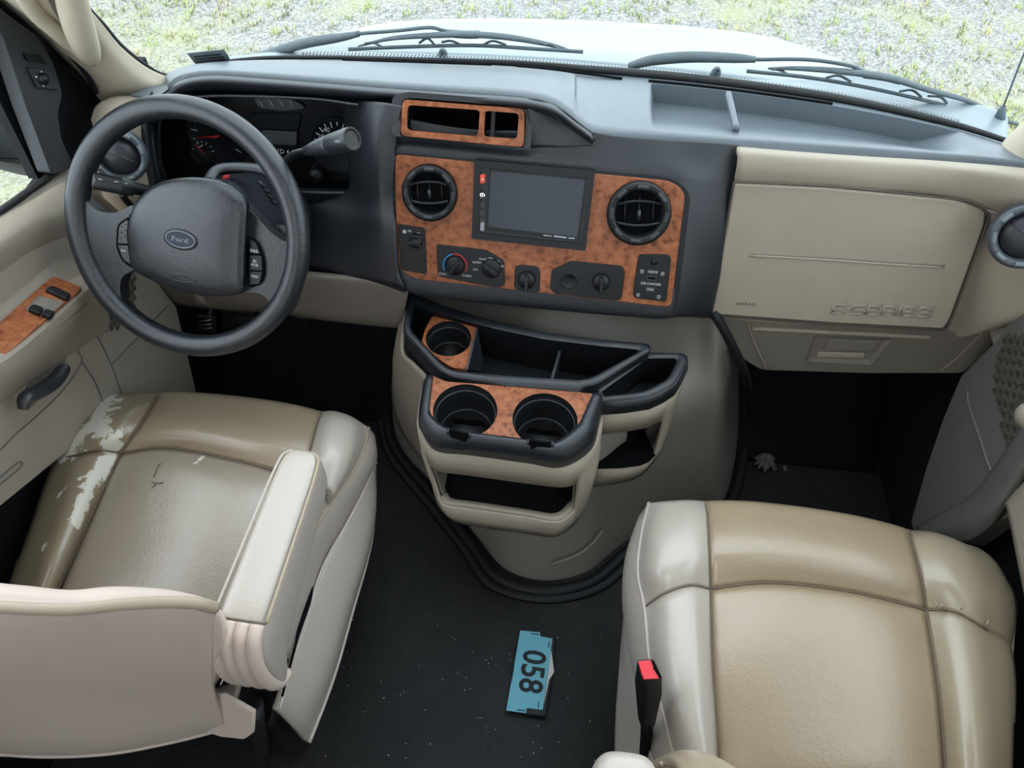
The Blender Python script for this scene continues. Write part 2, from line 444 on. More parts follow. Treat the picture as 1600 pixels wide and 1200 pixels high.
# unseen dark ceiling shaped to block light, with an added opening for top light
def cslab(x0, y0, x1, y1): return box(((x0+x1)/2, (y0+y1)/2, 1.825), x1-x0, y1-y0, .05)
o = obj('ceiling', join(cslab(-.84, -.10, .84, .62), cslab(-.84, -.90, -.38, -.10), cslab(.38, -.90, .84, -.10), cslab(-.84, -1.70, .84, -.90)), 'headliner', smooth=False)
tag(o, 'dark unseen ceiling above the cab, shaped to block light', kind='structure')
hl = obj('added_light_lens', box((0, -.50, 1.83), .76, .80, .004), 'frosted_lens', o, smooth=False)  # translucent panel added to light seats and backrest from above
for s, nm in ((-1, 'wall_left'), (1, 'wall_right')):
    x0, x1 = s*.80, s*.84
    # unseen rear side panel and roof rail, built to block light; lower sill below
    o = obj(nm, join(box((s*.82, -.84, .90), .04, 1.72, 1.8), box((s*.82, .43, 1.66), .04, .82, .28),
                     ), 'headliner', smooth=False)
    lo = obj('door_sill', box((s*.815, .63, .36), .03, 1.22, .72), 'black_matte', o, smooth=False)
    tag(o, 'dark unseen body side, built to block light, behind the %s door' % ('driver' if s < 0 else 'passenger'), kind='structure')
o = obj('wall_back', join(box((0, -1.68, .5), 1.6, .04, 1.0), box((-.65, -1.68, 1.4), .3, .04, .8), box((.65, -1.68, 1.4), .3, .04, .8)), 'headliner', smooth=False)  # unseen wall added to hold back light from the rear
tag(o, 'brown wall with an opening, added behind the camera to limit rear light', kind='structure')
o = obj('wall_front', slab([Vector(p) for p in ((-.80, 1.24, -.02), (.80, 1.24, -.02), (.80, 1.24, .58), (-.80, 1.24, .58))], Vector((0, -1, 0)), .03), 'black_matte', smooth=False)
tag(o, 'black carpeted firewall at the front of the footwells', kind='structure')
for nm, x0, x1, lab in (('trim_1', -.79, -.34, 'sloping black toe board in the driver footwell'), ('trim_2', .30, .79, 'sloping black toe board in the passenger footwell')):
    o = obj(nm, loft([[Vector((x0, .95, .004)), Vector((x1, .95, .004))], [Vector((x0, 1.06, .06)), Vector((x1, 1.06, .06))], [Vector((x0, 1.17, .22)), Vector((x1, 1.17, .22))], [Vector((x0, 1.235, .42)), Vector((x1, 1.235, .42))]], 6, 16), 'black_matte', solid=.01)
    tag(o, lab, kind='structure')

# windshield ----------------------------------------------------------
WL = [(262, 124, 1.075), (300, 110, 1.10), (400, 97, 1.14), (500, 95, 1.165), (600, 97, 1.18), (700, 100, 1.19), (800, 104, 1.20), (900, 112, 1.20), (1000, 120, 1.195),
      (1100, 130, 1.185), (1200, 143, 1.17), (1300, 158, 1.15), (1400, 178, 1.12), (1500, 203, 1.085), (1600, 236, 1.04), (1660, 262, 1.0)]
W3 = Y3(WL)
GD = Vector((0, -.56, .83)).normalized()
base = [p+Vector((0, .012, -.012)) for p in W3]
base = [base[0]+Vector((-.10, -.06, 0))]+base
rows = [[p+GD*k for p in base] for k in (-.02, .3, .6, .86)]
win = obj('window_1', loft(rows, 60, 12), 'glass_clear', solid=.005)
tag(win, 'curved windshield glass above the dashboard', kind='structure')
GPL = (W3[6]+Vector((0, .02, -.01)), Vector((0, -.83, -.56)).normalized())
# black edge of the glass
path = [p+Vector((0, .006, .003)) for p in W3]
o = obj('glass_seal', tube(path, lambda t: .0040+.0045*math.sin(math.pi*min(1, max(0, (t-.30)/.65))), 8, 90, flat=.8), 'window_rubber', win)
o = obj('glass_seal', tube(Y3([(275, 122, 1.07), (250, 116, 1.06), (228, 103, 1.04), (190, 73, 1.01), (160, 38, .98), (138, 14, .955), (80, -60, .90)]), .0042, 8, 40), 'window_rubber', win)

# bonnet, cowl, wipers, aerial ---------------------------------------------
def wl_at(u):
    for a, b in zip(WL, WL[1:]):
        if a[0] <= u <= b[0]:
            t = (u-a[0])/(b[0]-a[0]); return a[1]+(b[1]-a[1])*t, a[2]+(b[2]-a[2])*t
    return (WL[0] if u < WL[0][0] else WL[-1])[1:]
HB = [(u, wl_at(u)[0]-12, wl_at(u)[1]+.135) for u in (380, 440, 560, 700, 832, 960, 1100, 1220, 1330)]
HF = [(392, 100, 1.50), (440, 84, 1.60), (520, 61, 1.70), (620, 43, 1.76), (760, 38, 1.79), (900, 41, 1.79), (1060, 50, 1.77), (1200, 67, 1.71), (1318, 104, 1.56)]
hb, hf = Y3(HB), Y3(HF)
hm = [(a+b)*.5+Vector((0, 0, .004)) for a, b in zip(hb, hf)]
drop = [p+Vector((0, .05, -.05)) for p in hf]; drop2 = [p+Vector((0, .07, -.4)) for p in hf]
o = obj('hood', loft([hb, hm, hf, drop, drop2], 60, 30), 'hood_white', solid=.004)
tag(o, 'white van hood seen through the windshield', 'hood')
cw = thing('cowl_panel', 'grey ribbed cowl panel between hood and windshield', 'cowl', (0, 1.3, .68))
cus = [330, 420, 520, 620, 720, 832, 960, 1060, 1160, 1250, 1330, 1410, 1480, 1530, 1575]
def cex(u): t = min(1, max(0, (u-1200)/130)); return t*t*(3-2*t)
cwr = [[P(u, wl_at(u)[0]+dv-36*k*cex(u), y=wl_at(u)[1]+dy+.06*k*cex(u)) for u in cus] for dv, dy, k in ((6, .05, 0), (-2, .075, .05), (-12, .115, .7), (-14, .13, 1), (2, .15, 1))]
obj('cowl_body', loft(cwr, 70, 16), 'hood_white', cw, solid=.004)
vs = []
for i in range(190):
    u = 470+i*5.4; k = .5+.5*math.sin(u*.011)
    a, b = P(u, wl_at(u)[0]-1, y=wl_at(u)[1]+.070), P(u+5+3*k, wl_at(u)[0]-10, y=wl_at(u)[1]+.104)
    vs.append(tube([a+Vector((0, 0, .003)), b+Vector((0, 0, .004))], .0016, 5))
o = obj('cowl_louvers', join(*vs), 'cowl', cw); tag(o, kind='stuff')
def nozzle(u, v, y):
    c = P(u, v, y=y)
    t = thing('washer_nozzle', 'small grey washer nozzle on the cowl in front of the %s' % ('instrument cluster side wiper' if u < 900 else 'passenger wiper'), 'nozzle', c)
    obj('nozzle_base', lathe(c, Vector((0, -.2, 1)), [(0, .010), (.005, .009), (.008, .004), (.010, -.004), (.010, -.012)], 14), 'wiper', t)
    obj('nozzle_jet', tube([c+Vector((0, -.006, .008)), c+Vector((0, -.013, .013))], .003, 8), 'wiper', t)
nozzle(692, 84, 1.30); nozzle(1119, 113, 1.29)

def wiper(label, arm, thick, blade, frame_pts, cl, mount):
    t = thing('wiper', label, 'wiper', on(GPL, [arm[0]])[0])
    off = lambda k: (GPL[0]-GPL[1]*0+Vector((0, k*.83, k*.56)), GPL[1])
    A = [P(u, v, pl=off(.030)) for u, v in arm]
    obj('arm_base', tube(A[:thick], lambda s: .0065+.0065*math.sin(math.pi*min(.95, .18+s*.8)), 8, 24, flat=.7), 'wiper', t)
    obj('arm_rod', tube(A[thick-2:], .0032, 8, 30), 'wiper', t)
    B = [P(u, v, pl=off(.008)) for u, v in blade]
    obj('rubber_blade', tube(B, .0032, 8, 30), 'wiper', t)
    Fp = [P(u, v, pl=off(.020)) for u, v in frame_pts]
    obj('blade_bridge', tube(Fp, lambda s: .0022+.0058*max(0, math.sin(math.pi*s))**.8, 8, 30, flat=.6), 'wiper', t)
    M = [P(u, v, pl=off(.024)) for u, v in mount]
    obj('arm_clip', tube(M, .0085, 8, 6, flat=.7), 'wiper', t)
    for (a, b, c) in cl:
        obj('claw', tube([P(*a, pl=off(.016)), P(*b, pl=off(.018)), P(*c, pl=off(.009))], .0022, 6, 8), 'wiper', t)
wiper('parked wiper lying across the glass in front of the steering wheel', [(385, 97), (430, 81), (480, 67), (530, 59), (560, 53), (620, 48), (670, 43), (690, 47), (715, 53)], 5,
      [(545, 77), (640, 73), (740, 71), (830, 76), (911, 81)], [(560, 72), (612, 60), (680, 55), (740, 54), (800, 59), (860, 70), (892, 79)],
      [((570, 68), (584, 67), (596, 73)), ((655, 67), (668, 60), (680, 71)), ((690, 66), (705, 64), (722, 71)), ((755, 70), (770, 64), (790, 70)), ((850, 70), (862, 70), (876, 78))], [(698, 52), (725, 54), (748, 54)])
wiper('parked wiper lying across the glass in front of the passenger dash tray', [(985, 103), (1020, 94), (1080, 89), (1150, 91), (1180, 93), (1260, 93), (1325, 102), (1350, 112), (1375, 119)], 5,
      [(1167, 111), (1270, 122), (1380, 142), (1490, 168), (1590, 194)], [(1200, 107), (1250, 107), (1320, 112), (1390, 122), (1450, 140), (1520, 160), (1566, 184)],
      [((1205, 108), (1220, 110), (1230, 116)), ((1290, 122), (1310, 118), (1330, 128)), ((1405, 143), (1425, 141), (1440, 152)), ((1450, 150), (1470, 152), (1480, 162)), ((1525, 168), (1545, 172), (1560, 184))], [(1350, 116), (1380, 120), (1406, 126)])
t = thing('radio_antenna', 'thin whip aerial rising beside the right end of the cowl', 'antenna', P(1563, 184, y=1.22))
obj('mast', tube(Y3([(1566, 172, 1.22), (1582, 130, 1.22), (1600, 84, 1.22), (1620, 34, 1.22)]), .0016, 8), 'wiper', t)
obj('mast_base', tube(Y3([(1561, 188, 1.22), (1565, 174, 1.22), (1568, 166, 1.22)]), lambda s: .010-.006*s, 10), 'wiper', t)
# grey label at the foot of the glass
SP = (GPL[0]-Vector((0, .10, 0)), GPL[1])
q = on(SP, [(292, 83), (350, 77), (362, 96), (308, 103)])
o = obj('windshield_sticker', slab(q, -GPL[1], .0005), 'sticker', smooth=False); tag(o, 'grey printed sticker at the lower corner of the windshield', 'sticker')
for k in range(3):
    a = on(SP, [(303+k*2, 88+k*4), (345+k*3, 84+k*4)])
    obj('print_line', tube([a[0]-GPL[1]*-.001, a[1]-GPL[1]*-.001], .0011, 5), 'tag_ink', o)

# ================================================================== left pillar
pl_ = thing('pillar_trim', 'cream windshield pillar cover with grab handle beside the driver door', 'pillar', P(170, 150, y=1.03))
obj('pillar_cover', loft([Y3([(60, -70, .86), (136, 10, .945), (160, 38, .965), (190, 74, .995), (229, 105, 1.03), (270, 124, 1.055)]),
                          Y3([(10, -70, .84), (110, 20, .925), (150, 62, .955), (180, 100, .98), (210, 128, 1.0), (245, 142, 1.02)]),
                          Y3([(-40, -60, .82), (60, 34, .92), (108, 82, .955), (140, 116, .985), (165, 148, 1.00), (195, 156, 1.015)]),
                          Y3([(-60, -50, .88), (48, 44, .97), (98, 92, 1.0), (132, 126, 1.03), (158, 160, 1.04), (190, 166, 1.05)])], 40, 24), 'pillar_cream', pl_, solid=.01)
obj('grab_handle', tube(Y3([(96, -60, .855), (108, -20, .88), (117, 20, .90), (127, 55, .925), (135, 76, .95), (140, 86, .97)]), lambda s: .016+.004*math.sin(3.14*s), 14, 30), 'pillar_cream', pl_)
obj('handle_root', tube(Y3([(20, -40, .86), (52, 14, .90), (84, 44, .925), (112, 68, .95), (134, 80, .965), (142, 84, .985)]), .0125, 12, 30), 'pillar_cream', pl_)
obj('handle_gap', tube(Y3([(70, -40, .875), (88, 4, .905), (101, 28, .925), (108, 44, .94)]), .008, 10, 20), 'groove', pl_)
obj('pillar_upper', tube([P(20, -66, y=.85), P(0, -110, y=.82)+Vector((0, 0, .03)), Vector((-.77, .72, 1.35)), Vector((-.77, .60, 1.79))], .045, 14, 20, flat=.7), 'pillar_cream', pl_)
pr2 = thing('pillar_trim', 'cream windshield pillar cover beside the passenger door', 'pillar', P(1640, 255, y=1.0))
q0 = P(1590, 240, y=1.0); q1 = Vector((.775, .60, 1.79))
obj('pillar_cover', tube([q0+Vector((.02, .03, -.06)), q0+Vector((.035, .0, .06)), q0.lerp(q1, .5)+Vector((.04, .02, 0)), q1], .042, 14, 24, flat=.7), 'pillar_cream', pr2)
# ================================================================== driver door
XD = -.75
def onx(x, pts): return X3([(u, v, x) for u, v in pts])
dr = thing('door_1', 'beige driver door with wood grain switch plate, pull handle and speaker grille', None, P(60, 800, x=XD)); tag(dr, kind='structure')
# inner skin
poly = [(-160, 480), (-60, 412), (0, 368), (50, 338), (110, 306), (150, 320), (215, 400), (252, 450), (275, 480), (308, 620), (150, 668), (0, 790), (-160, 900)]
obj('door_skin', slab(onx(XD, poly), Vector((1, 0, 0)), .03), 'door_beige', dr, smooth=False)
# sill under the window
obj('window_sill', loft([onx(-.785, [(-160, 430), (-60, 364), (0, 327), (50, 298), (84, 274), (112, 262)]), onx(-.765, [(-160, 436), (-60, 370), (0, 333), (50, 304), (84, 280), (112, 266)]),
                         onx(-.742, [(-160, 480), (-60, 412), (0, 370), (50, 340), (92, 322), (125, 306)]), onx(-.738, [(-160, 520), (-60, 440), (0, 396), (50, 366), (100, 342), (140, 330)]), onx(-.752, [(-160, 560), (-60, 480), (0, 432), (50, 396), (110, 372), (160, 360)])], 40, 24), 'door_beige', dr, solid=.01)
# armrest: outer wall line -> top -> inner edge -> below
obj('armrest', loft([onx(-.752, [(-160, 600), (-60, 515), (0, 470), (45, 434), (84, 404), (120, 390)]), onx(-.742, [(-160, 640), (-60, 556), (0, 500), (45, 460), (84, 428), (122, 412)]),
                     onx(-.700, [(-150, 680), (-50, 592), (20, 546), (70, 504), (132, 446), (150, 432)]), onx(-.694, [(-150, 694), (-50, 606), (24, 556), (74, 514), (138, 456), (156, 442)]),
                     onx(-.703, [(-150, 718), (-50, 632), (30, 580), (80, 538), (142, 478), (160, 466)]), onx(-.738, [(-160, 744), (-60, 668), (12, 618), (66, 576), (140, 520), (172, 500)]), onx(-.752, [(-160, 756), (-60, 680), (4, 630), (60, 588), (136, 540), (170, 520)])], 50, 40), 'door_beige', dr, solid=.01)
a, b, c = P(84, 432, x=-.741), P(0, 505, x=-.741), P(130, 448, x=-.702)
AP = plane3(a, b, c); AP = poff(AP, .008)
sp = obj('switch_plate', slab(on(AP, rpoly([(-60, 556), (82, 431), (129, 449), (24, 540), (-60, 522)][:4]+[(-60, 612)], 4)), AP[1], .006), 'burl_wood', dr, bevel=.001)
tag(sp, 'orange brown burl wood plate')
def rocker(px, name='window_switch'):
    return obj(name, slab(on(poff(AP, .006), rpoly(px, 4)), AP[1], .008), 'black_plastic', sp, bevel=.0015)
rocker([(70, 451), (82, 445), (112, 459), (104, 467)], 'lock_switch')
obj('switch_bezel', slab(on(poff(AP, .0012), rpoly([(38, 484), (60, 461), (101, 471), (76, 494)], 4)), AP[1], .004), 'beige_dark', sp, bevel=.0008)
rocker([(43, 482), (52, 474), (69, 480), (62, 490)]); rocker([(64, 490), (71, 481), (87, 486), (78, 495)])
# pull handle cup
hp = obj('pull_handle', tube(onx(-.722, [(36, 640), (40, 622), (60, 612), (82, 598), (98, 578), (99, 570)]), lambda s: .007+.006*math.sin(3.14*s), 12, 30, flat=.8), 'charcoal', dr)
obj('pull_recess', slab(onx(-.7485, rpoly([(32, 628), (48, 592), (90, 540), (106, 538), (100, 580), (44, 642)], 10)), Vector((1, 0, 0)), .004), 'door_dark', dr, smooth=False)
# panel lines
def line(px, x, r=.0013, m='door_dark', nm='panel_groove'): return obj(nm, tube(onx(x, px), r, 6, 24), m, dr)
line([(-60, 800), (0, 704), (60, 648), (100, 608), (128, 565), (121, 545), (133, 520), (130, 508), (124, 507)], -.7492)
line([(-40, 606), (20, 565), (70, 528), (135, 474)], -.697, .0012)
line([(150, 520), (174, 570), (196, 632)], -.7492); line([(174, 570), (222, 520), (262, 478)], -.7492); line([(128, 565), (150, 600), (165, 640)], -.7492)
# raised card outline low on the door
line([(0, 746), (30, 722), (32, 730), (0, 757)], -.7488, .0012)
# speaker grille: rows of short slots
def proj(p):
    d = p-C_O; k = d.dot(C_F); return 800+F_PX*d.dot(C_R)/k, 600-F_PX*d.dot(C_U)/k
def weave(x, y0, y1, z0, z1, inside):
    sl = []; p_ = .0040; g_ = p_*3
    for i in range(int((y1-y0)/g_)):
        for j in range(int((z1-z0)/g_)):
            c = Vector((x, y0+(i+.5)*g_, z0+(j+.5)*g_))
            if not inside(*proj(c)): continue
            for k in (-1, 0, 1):
                if (i+j) % 2: sl.append(box(c+Vector((0, k*p_, 0)), .003, .0012, g_*.72))
                else: sl.append(box(c+Vector((0, 0, k*p_)), .003, g_*.72, .0012))
    return join(*sl)
o = obj('speaker_grille', weave(-.749, .70, 1.02, .36, .66, lambda u, v: 428 < v < 522-(u-155)*.35 and 128+(v-430)*.28 < u < 214-(v-440)*.10), 'groove', dr, smooth=False); tag(o, kind='stuff')
# black corner cover with mirror switches
sail = obj('corner_cover', slab(onx(-.752, rpoly([(-40, -20), (24, 32), (58, 56), (82, 96), (97, 146), (90, 178), (96, 218), (112, 252), (104, 268), (80, 272), (40, 165), (6, 62), (-60, -70)], 6)), Vector((1, 0, 0)), .02), 'mirror_black', dr, bevel=.003)
obj('door_seal', slab(onx(-.775, [(-60, -60), (30, 8), (70, 40), (115, 84), (146, 122), (172, 158), (160, 205), (135, 260), (110, 285), (60, 280), (-60, 40)]), Vector((1, 0, 0)), .015), 'black_matte', dr, smooth=False)
obj('seal_bead', tube(onx(-.742, [(-40, -46), (20, 2), (62, 38), (104, 80), (135, 116), (150, 146)]), .004, 8, 24), 'black_matte', dr)
obj('window_channel', tube(onx(-.765, [(-80, -100), (0, 66), (38, 165), (74, 258), (80, 272), (40, 302), (0, 330), (-80, 380)]), .0055, 8, 60), 'window_rubber', dr)
obj('fold_switch', slab(onx(-.748, rpoly([(38, 83), (64, 86), (71, 100), (44, 95)], 2)), Vector((1, 0, 0)), .008), 'black_gloss', sail, bevel=.001)
mp = obj('mirror_switch_plate', slab(onx(-.748, rpoly([(44, 105), (78, 110), (92, 141), (58, 137)], 3)), Vector((1, 0, 0)), .008), 'charcoal', sail, bevel=.001)
obj('mirror_knob', lathe(P(66, 123, x=-.748), Vector((1, 0, 0)), [(0, .008), (.006, .007), (.008, .004), (.009, -.002)], 16), 'black_plastic', sail)
for du, dv in ((-1, -11), (2, 11), (-9, -3), (9, 4)):
    obj('arrow_mark', lathe(P(66+du, 123+dv, x=-.7465), Vector((1, 0, 0)), [(0, .0006), (.0014, .0004), (.0014, -.001)], 8), 'print_white', sail)
w2 = obj('window_2', slab(onx(-.775, [(-300, -200), (-60, -60), (0, 60), (40, 165), (78, 268), (40, 300), (0, 330), (-300, 520)]), Vector((1, 0, 0)), .004), 'glass_clear', smooth=False)
tag(w2, 'driver door window glass', kind='structure')
# outside mirror
mr = thing('side_mirror', 'dark grey outside mirror head beyond the driver window', 'mirror', P(40, 270, x=-1.0))
obj('mirror_head', loft([X3([(-120, 120, -1.02), (-40, 100, -1.02), (-4, 110, -1.0), (14, 140, -1.0)]), X3([(-130, 190, -.98), (-40, 178, -.97), (10, 185, -.97), (34, 192, -.98)]), X3([(-130, 235, -.97), (-40, 240, -.96), (22, 245, -.965), (56, 245, -.98)]), X3([(-130, 250, -.985), (-30, 252, -.98), (26, 260, -.98), (64, 268, -1.0)]), X3([(-120, 262, -1.03), (-20, 262, -1.04), (36, 274, -1.04), (66, 276, -1.05)])], 24, 24), 'mirror_black', mr, solid=.03)
obj('housing_seam', tube(X3([(-40, 180, -.963), (20, 186, -.965), (36, 200, -.97), (54, 244, -.972), (20, 248, -.958), (-40, 243, -.952)]), .0012, 6, 30), 'void', mr)

# ================================================================== passenger door
XR = .75
d2 = thing('door_2', 'grey beige passenger door with speaker grille in the footwell', None, P(1500, 830, x=XR)); tag(d2, kind='structure')
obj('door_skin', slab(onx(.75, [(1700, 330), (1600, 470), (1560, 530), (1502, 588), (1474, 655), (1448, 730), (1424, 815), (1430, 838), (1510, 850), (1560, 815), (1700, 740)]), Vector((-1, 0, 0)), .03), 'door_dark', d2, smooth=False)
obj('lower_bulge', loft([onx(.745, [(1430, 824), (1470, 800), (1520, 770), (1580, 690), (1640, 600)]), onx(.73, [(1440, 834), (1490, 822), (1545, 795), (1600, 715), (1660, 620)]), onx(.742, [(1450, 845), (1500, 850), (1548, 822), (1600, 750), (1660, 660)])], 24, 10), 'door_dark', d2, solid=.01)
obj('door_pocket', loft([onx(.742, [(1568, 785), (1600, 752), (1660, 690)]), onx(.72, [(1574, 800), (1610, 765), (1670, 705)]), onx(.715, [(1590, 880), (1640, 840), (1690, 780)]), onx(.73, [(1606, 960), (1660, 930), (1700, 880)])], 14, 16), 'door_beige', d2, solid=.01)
def line2(px, x, r=.002, m='groove'): return obj('panel_groove', tube(onx(x, px), r, 6, 24), m, d2)
line2([(1512, 610), (1514, 632), (1530, 680), (1557, 748), (1592, 702), (1640, 640)], .7485, .003, 'door_dark')
line2([(1568, 786), (1600, 752), (1650, 700)], .7485, .0016)
o = obj('speaker_grille', weave(.749, .60, .98, .38, .68, lambda u, v: u < 1640 and u > 1552+max(0, v-600)*.20+max(0, 585-v)*.25 and 520 < v < 712), 'groove', d2, smooth=False); tag(o, kind='stuff')
obj('armrest_end', lathe(P(1612, 650, x=.72), Vector((-.8, -.3, .5)), [(0, .02), (.012, .018), (.02, .008), (.024, -.01)], 20), 'door_beige', d2)
obj('upper_panel', box((.775, .62, .655), .03, .90, .27), 'door_beige', d2, bevel=.008)
obj('window_sill', tube([Vector((.768, .17, .79)), Vector((.766, .6, .795)), Vector((.768, 1.06, .79))], .016, 10, 20), 'door_beige', d2)
w3 = obj('window_3', box((.79, .60, 1.15), .004, .84, .70), 'glass_clear', smooth=False); tag(w3, 'passenger door window glass', kind='structure')
# ================================================================== dashboard
db = thing('dashboard', 'charcoal and beige van dashboard with burl wood trim spanning the cab', 'dashboard', (0, 1.0, .45))
SL = [(262, 136, .985), (284, 120, .99), (330, 113, 1.0), (400, 117, 1.005), (500, 125, 1.01), (600, 133, 1.015), (700, 140, 1.015), (780, 145, 1.01), (830, 150, 1.0), (868, 161, .99), (900, 184, .985), (926, 203, .985),
      (960, 209, .99), (1050, 215, 1.0), (1150, 222, 1.005), (1300, 232, 1.01), (1450, 242, 1.0), (1560, 250, .985), (1640, 258, .97)]
def at_u(L, u):
    for a, b in zip(L, L[1:]):
        if a[0] <= u <= b[0]:
            t = (u-a[0])/(b[0]-a[0]); return tuple(a[k]+(b[k]-a[k])*t for k in range(3))
    return L[0] if u < L[0][0] else L[-1]
def sst(a, b, x):
    t = min(1, max(0, (x-a)/(b-a))); return t*t*(3-2*t)
# upper pad with the passenger tray
sS = smooth([Vector(p) for p in SL], 400); sW = smooth([Vector(p) for p in WL], 400)
def at_s(L, u):
    lo, hi = 0, len(L)-1
    while hi-lo > 1:
        m = (lo+hi)//2
        if L[m].x <= u: lo = m
        else: hi = m
    a, b = L[lo], L[hi]; t = 0 if b.x == a.x else min(1, max(0, (u-a.x)/(b.x-a.x)))
    return a+(b-a)*t
R = []
us = sorted([262+(1640-262)*i/330 for i in range(331)]+[1013, 1017, 1026, 1030]); ts = [0, .03, .06, .09, .118, .126, .135]+[.15+.85*j/50 for j in range(51)]
for t in ts:
    row = []
    for u in us:
        w, s = at_s(sW, u), at_s(sS, u)
        p = P(w.x, w.y, y=w.z).lerp(P(s.x, s.y, y=s.z), t)
        p.z += .012*math.sin(math.pi*t)*(1 if u < 900 else .3)
        p.z -= .012*sst(.9, 1.0, t)**2
        # tray: steep back wall, floor rising to the front edge
        r0 = 1500+t*45
        k = sst(1016, 1028, u+t*2)*(1-sst(r0-75, r0, u))*(1 if t > .12 else 0)*(1-sst(.25, .97, t))
        p.z -= .034*k
        row.append(p)
    R.append(row)
edge = [q+Vector((0, .012, -.02)) for q in R[-1]]
V, Fc = gridvf(R+[edge])
n = (V[Fc[3000][1]]-V[Fc[3000][0]]).cross(V[Fc[3000][2]]-V[Fc[3000][0]])
if n.z < 0: Fc = [tuple(reversed(q)) for q in Fc]
pad = obj('upper_pad', (V, Fc), 'pad_grey', db, solid=.012, auto=38); tag(pad, 'soft grey upper dash pad with a tray on the passenger side')
# divider rib in the tray
q = Y3([(1137, 148, 1.12), (1143, 172, 1.085), (1150, 204, 1.04)])
obj('tray_rib', tube([p+Vector((0, 0, .001)) for p in q], .0055, 8, 10, flat=1.3), 'pad_grey', pad)
for a in ([(536, 98), (600, 99), (700, 103), (768, 106)], [(808, 108), (870, 111), (972, 118)], [(1013, 122), (1100, 131), (1200, 144), (1300, 159)]):
    l = []
    for u, v in a:
        w, s = at_s(sW, u), at_s(sS, u); t = (v-w.y)/(s.y-w.y)
        t = min(.11, max(.085, t)); l.append(P(w.x, w.y, y=w.z).lerp(P(s.x, s.y, y=s.z), t)+Vector((0, 0, .0015+.012*math.sin(math.pi*t)*(1 if u < 900 else .3))))
    obj('defroster_slot', tube(l, .0030, 6, 30, flat=.6), 'void', pad)
# small pad at the pillar end
q = Y3([(196, 150, .985), (230, 135, 1.02), (262, 122, 1.06), (276, 124, 1.06), (262, 140, .99), (248, 154, .97)])
obj('pad_end', slab(q, Vector((0, -.3, .95)).normalized(), .014), 'pad_grey', db, bevel=.004)

obj('dash_light_block', box((.02, 1.105, .51), 1.18, .03, .46), 'black_matte', db, smooth=False)  # black box added inside the dash to stop light leaking through
# charcoal brow below the seam -------------------------------------------------
def under(L, dv, dy): return [(u, v+dv, y+dy) for u, v, y in L]
BL = [p for p in SL if p[0] <= 926]
BL = [(240, 168, .965), (248, 150, .972)]+BL
r0 = under(BL, 3, .006); r1 = under(BL, 7, -.010); r2 = under(BL, 14, -.018)
r3 = [(u, v+(24 if u < 600 else 22), y-.012) for u, v, y in BL]; r4 = [(u+(4 if u < 300 else 0), v+34, y+.03) for u, v, y in BL]
obj('brow', loft([Y3(r) for r in (r0, r1, r2, r3, r4)], 90, 20), 'charcoal', db, solid=.012)
# left upright of the cluster surround
obj('surround_post', loft([Y3([(214, 182, .955), (226, 166, .958), (243, 158, .962)]), Y3([(214, 200, .945), (228, 198, .945), (246, 200, .975)]), Y3([(222, 240, .93), (236, 245, .93), (246, 245, .97)]), Y3([(232, 290, .915), (246, 296, .915), (262, 300, .96)])], 12, 20), 'charcoal', db, solid=.02)
# instrument cluster -----------------------------------------------------------
ca, cb, cc = P(260, 300, y=1.02), P(560, 320, y=1.02), P(400, 150, y=1.075)
CP = plane3(ca, cb, cc)
ic = obj('instrument_cluster', slab(on(CP, rpoly([(244, 140), (620, 150), (620, 330), (250, 330)], 10)), CP[1], .03), 'black_gloss', db, smooth=False)
obj('cluster_wall', loft([on(CP, [(247, 300), (248, 240), (250, 190), (270, 152), (330, 142), (480, 152), (560, 160)]), Y3([(262, 300, .965), (247, 240, .965), (247, 190, .967), (262, 160, .972), (330, 148, .985), (480, 152, .99), (560, 162, .99)])], 40, 8), 'charcoal', ic, solid=.004)
def gauge(u, v, r, a0, a1, n, labels=(), needle=None, col='print_white', rim=True):
    c = on(CP, [(u, v)], .004)[0]; x, y, nn = basis(CP[1])
    g = obj('gauge_dial', lathe(c, CP[1], [(0, 0), (r*.97, 0), (r, .003), (r*1.06, .004), (r*1.10, -.004)], 40), 'gauge_face', ic)
    tk = []
    for i in range(n+1):
        a = a0+(a1-a0)*i/n; l = .012 if i % 2 == 0 else .007; d = x*math.cos(a)+y*math.sin(a); s = -x*math.sin(a)+y*math.cos(a)
        p = c+d*(r*.92)+nn*.0008; w = .0009
        k = [p-s*w, p+s*w, p-d*l*r/.055+s*w, p-d*l*r/.055-s*w]; tk.append((k, [(0, 1, 2, 3)]))
    obj('tick_marks', join(*tk), col, g, smooth=False)
    for s, a in labels:
        text('number', s, c+(x*math.cos(a)+y*math.sin(a))*r*.70+nn*.001, x, y, r*.26, 'print_white', g, .0004)
    if needle is not None:
        d = x*math.cos(needle)+y*math.sin(needle)
        obj('needle', tube([c-d*r*.1+nn*.002, c+d*r*.8+nn*.002], .0012, 5), 'print_red', g)
    return g
pi = math.pi
gauge(340, 212, .050, -.6, 3.7, 12, (), 3.3, rim=True)
gauge(527, 228, .044, -.5, 3.5, 14, (('20', 2.67), ('40', 2.12)), None)
gauge(318, 238, .022, .2, 2.9, 6, (), 2.3)
q = on(CP, [(310, 214), (340, 214)], .006); obj('warning_bar', tube(q, .0016, 6), 'print_red', ic)
obj('top_lens', slab(on(CP, rpoly([(396, 152), (440, 150), (468, 160), (478, 170), (440, 174), (402, 168)], 8), .006), CP[1], .004), 'lcd_grey', ic, bevel=.001)
for k in range(4):
    a = on(CP, [(404+k*16, 156), (411+k*16, 166)], .0075); obj('lens_mark', tube(a, .0008, 5), 'print_white', ic)
obj('message_screen', slab(on(CP, rpoly([(392, 176), (470, 178), (466, 205), (394, 200)], 3), .004), CP[1], .003), 'gauge_face', ic, bevel=.001)
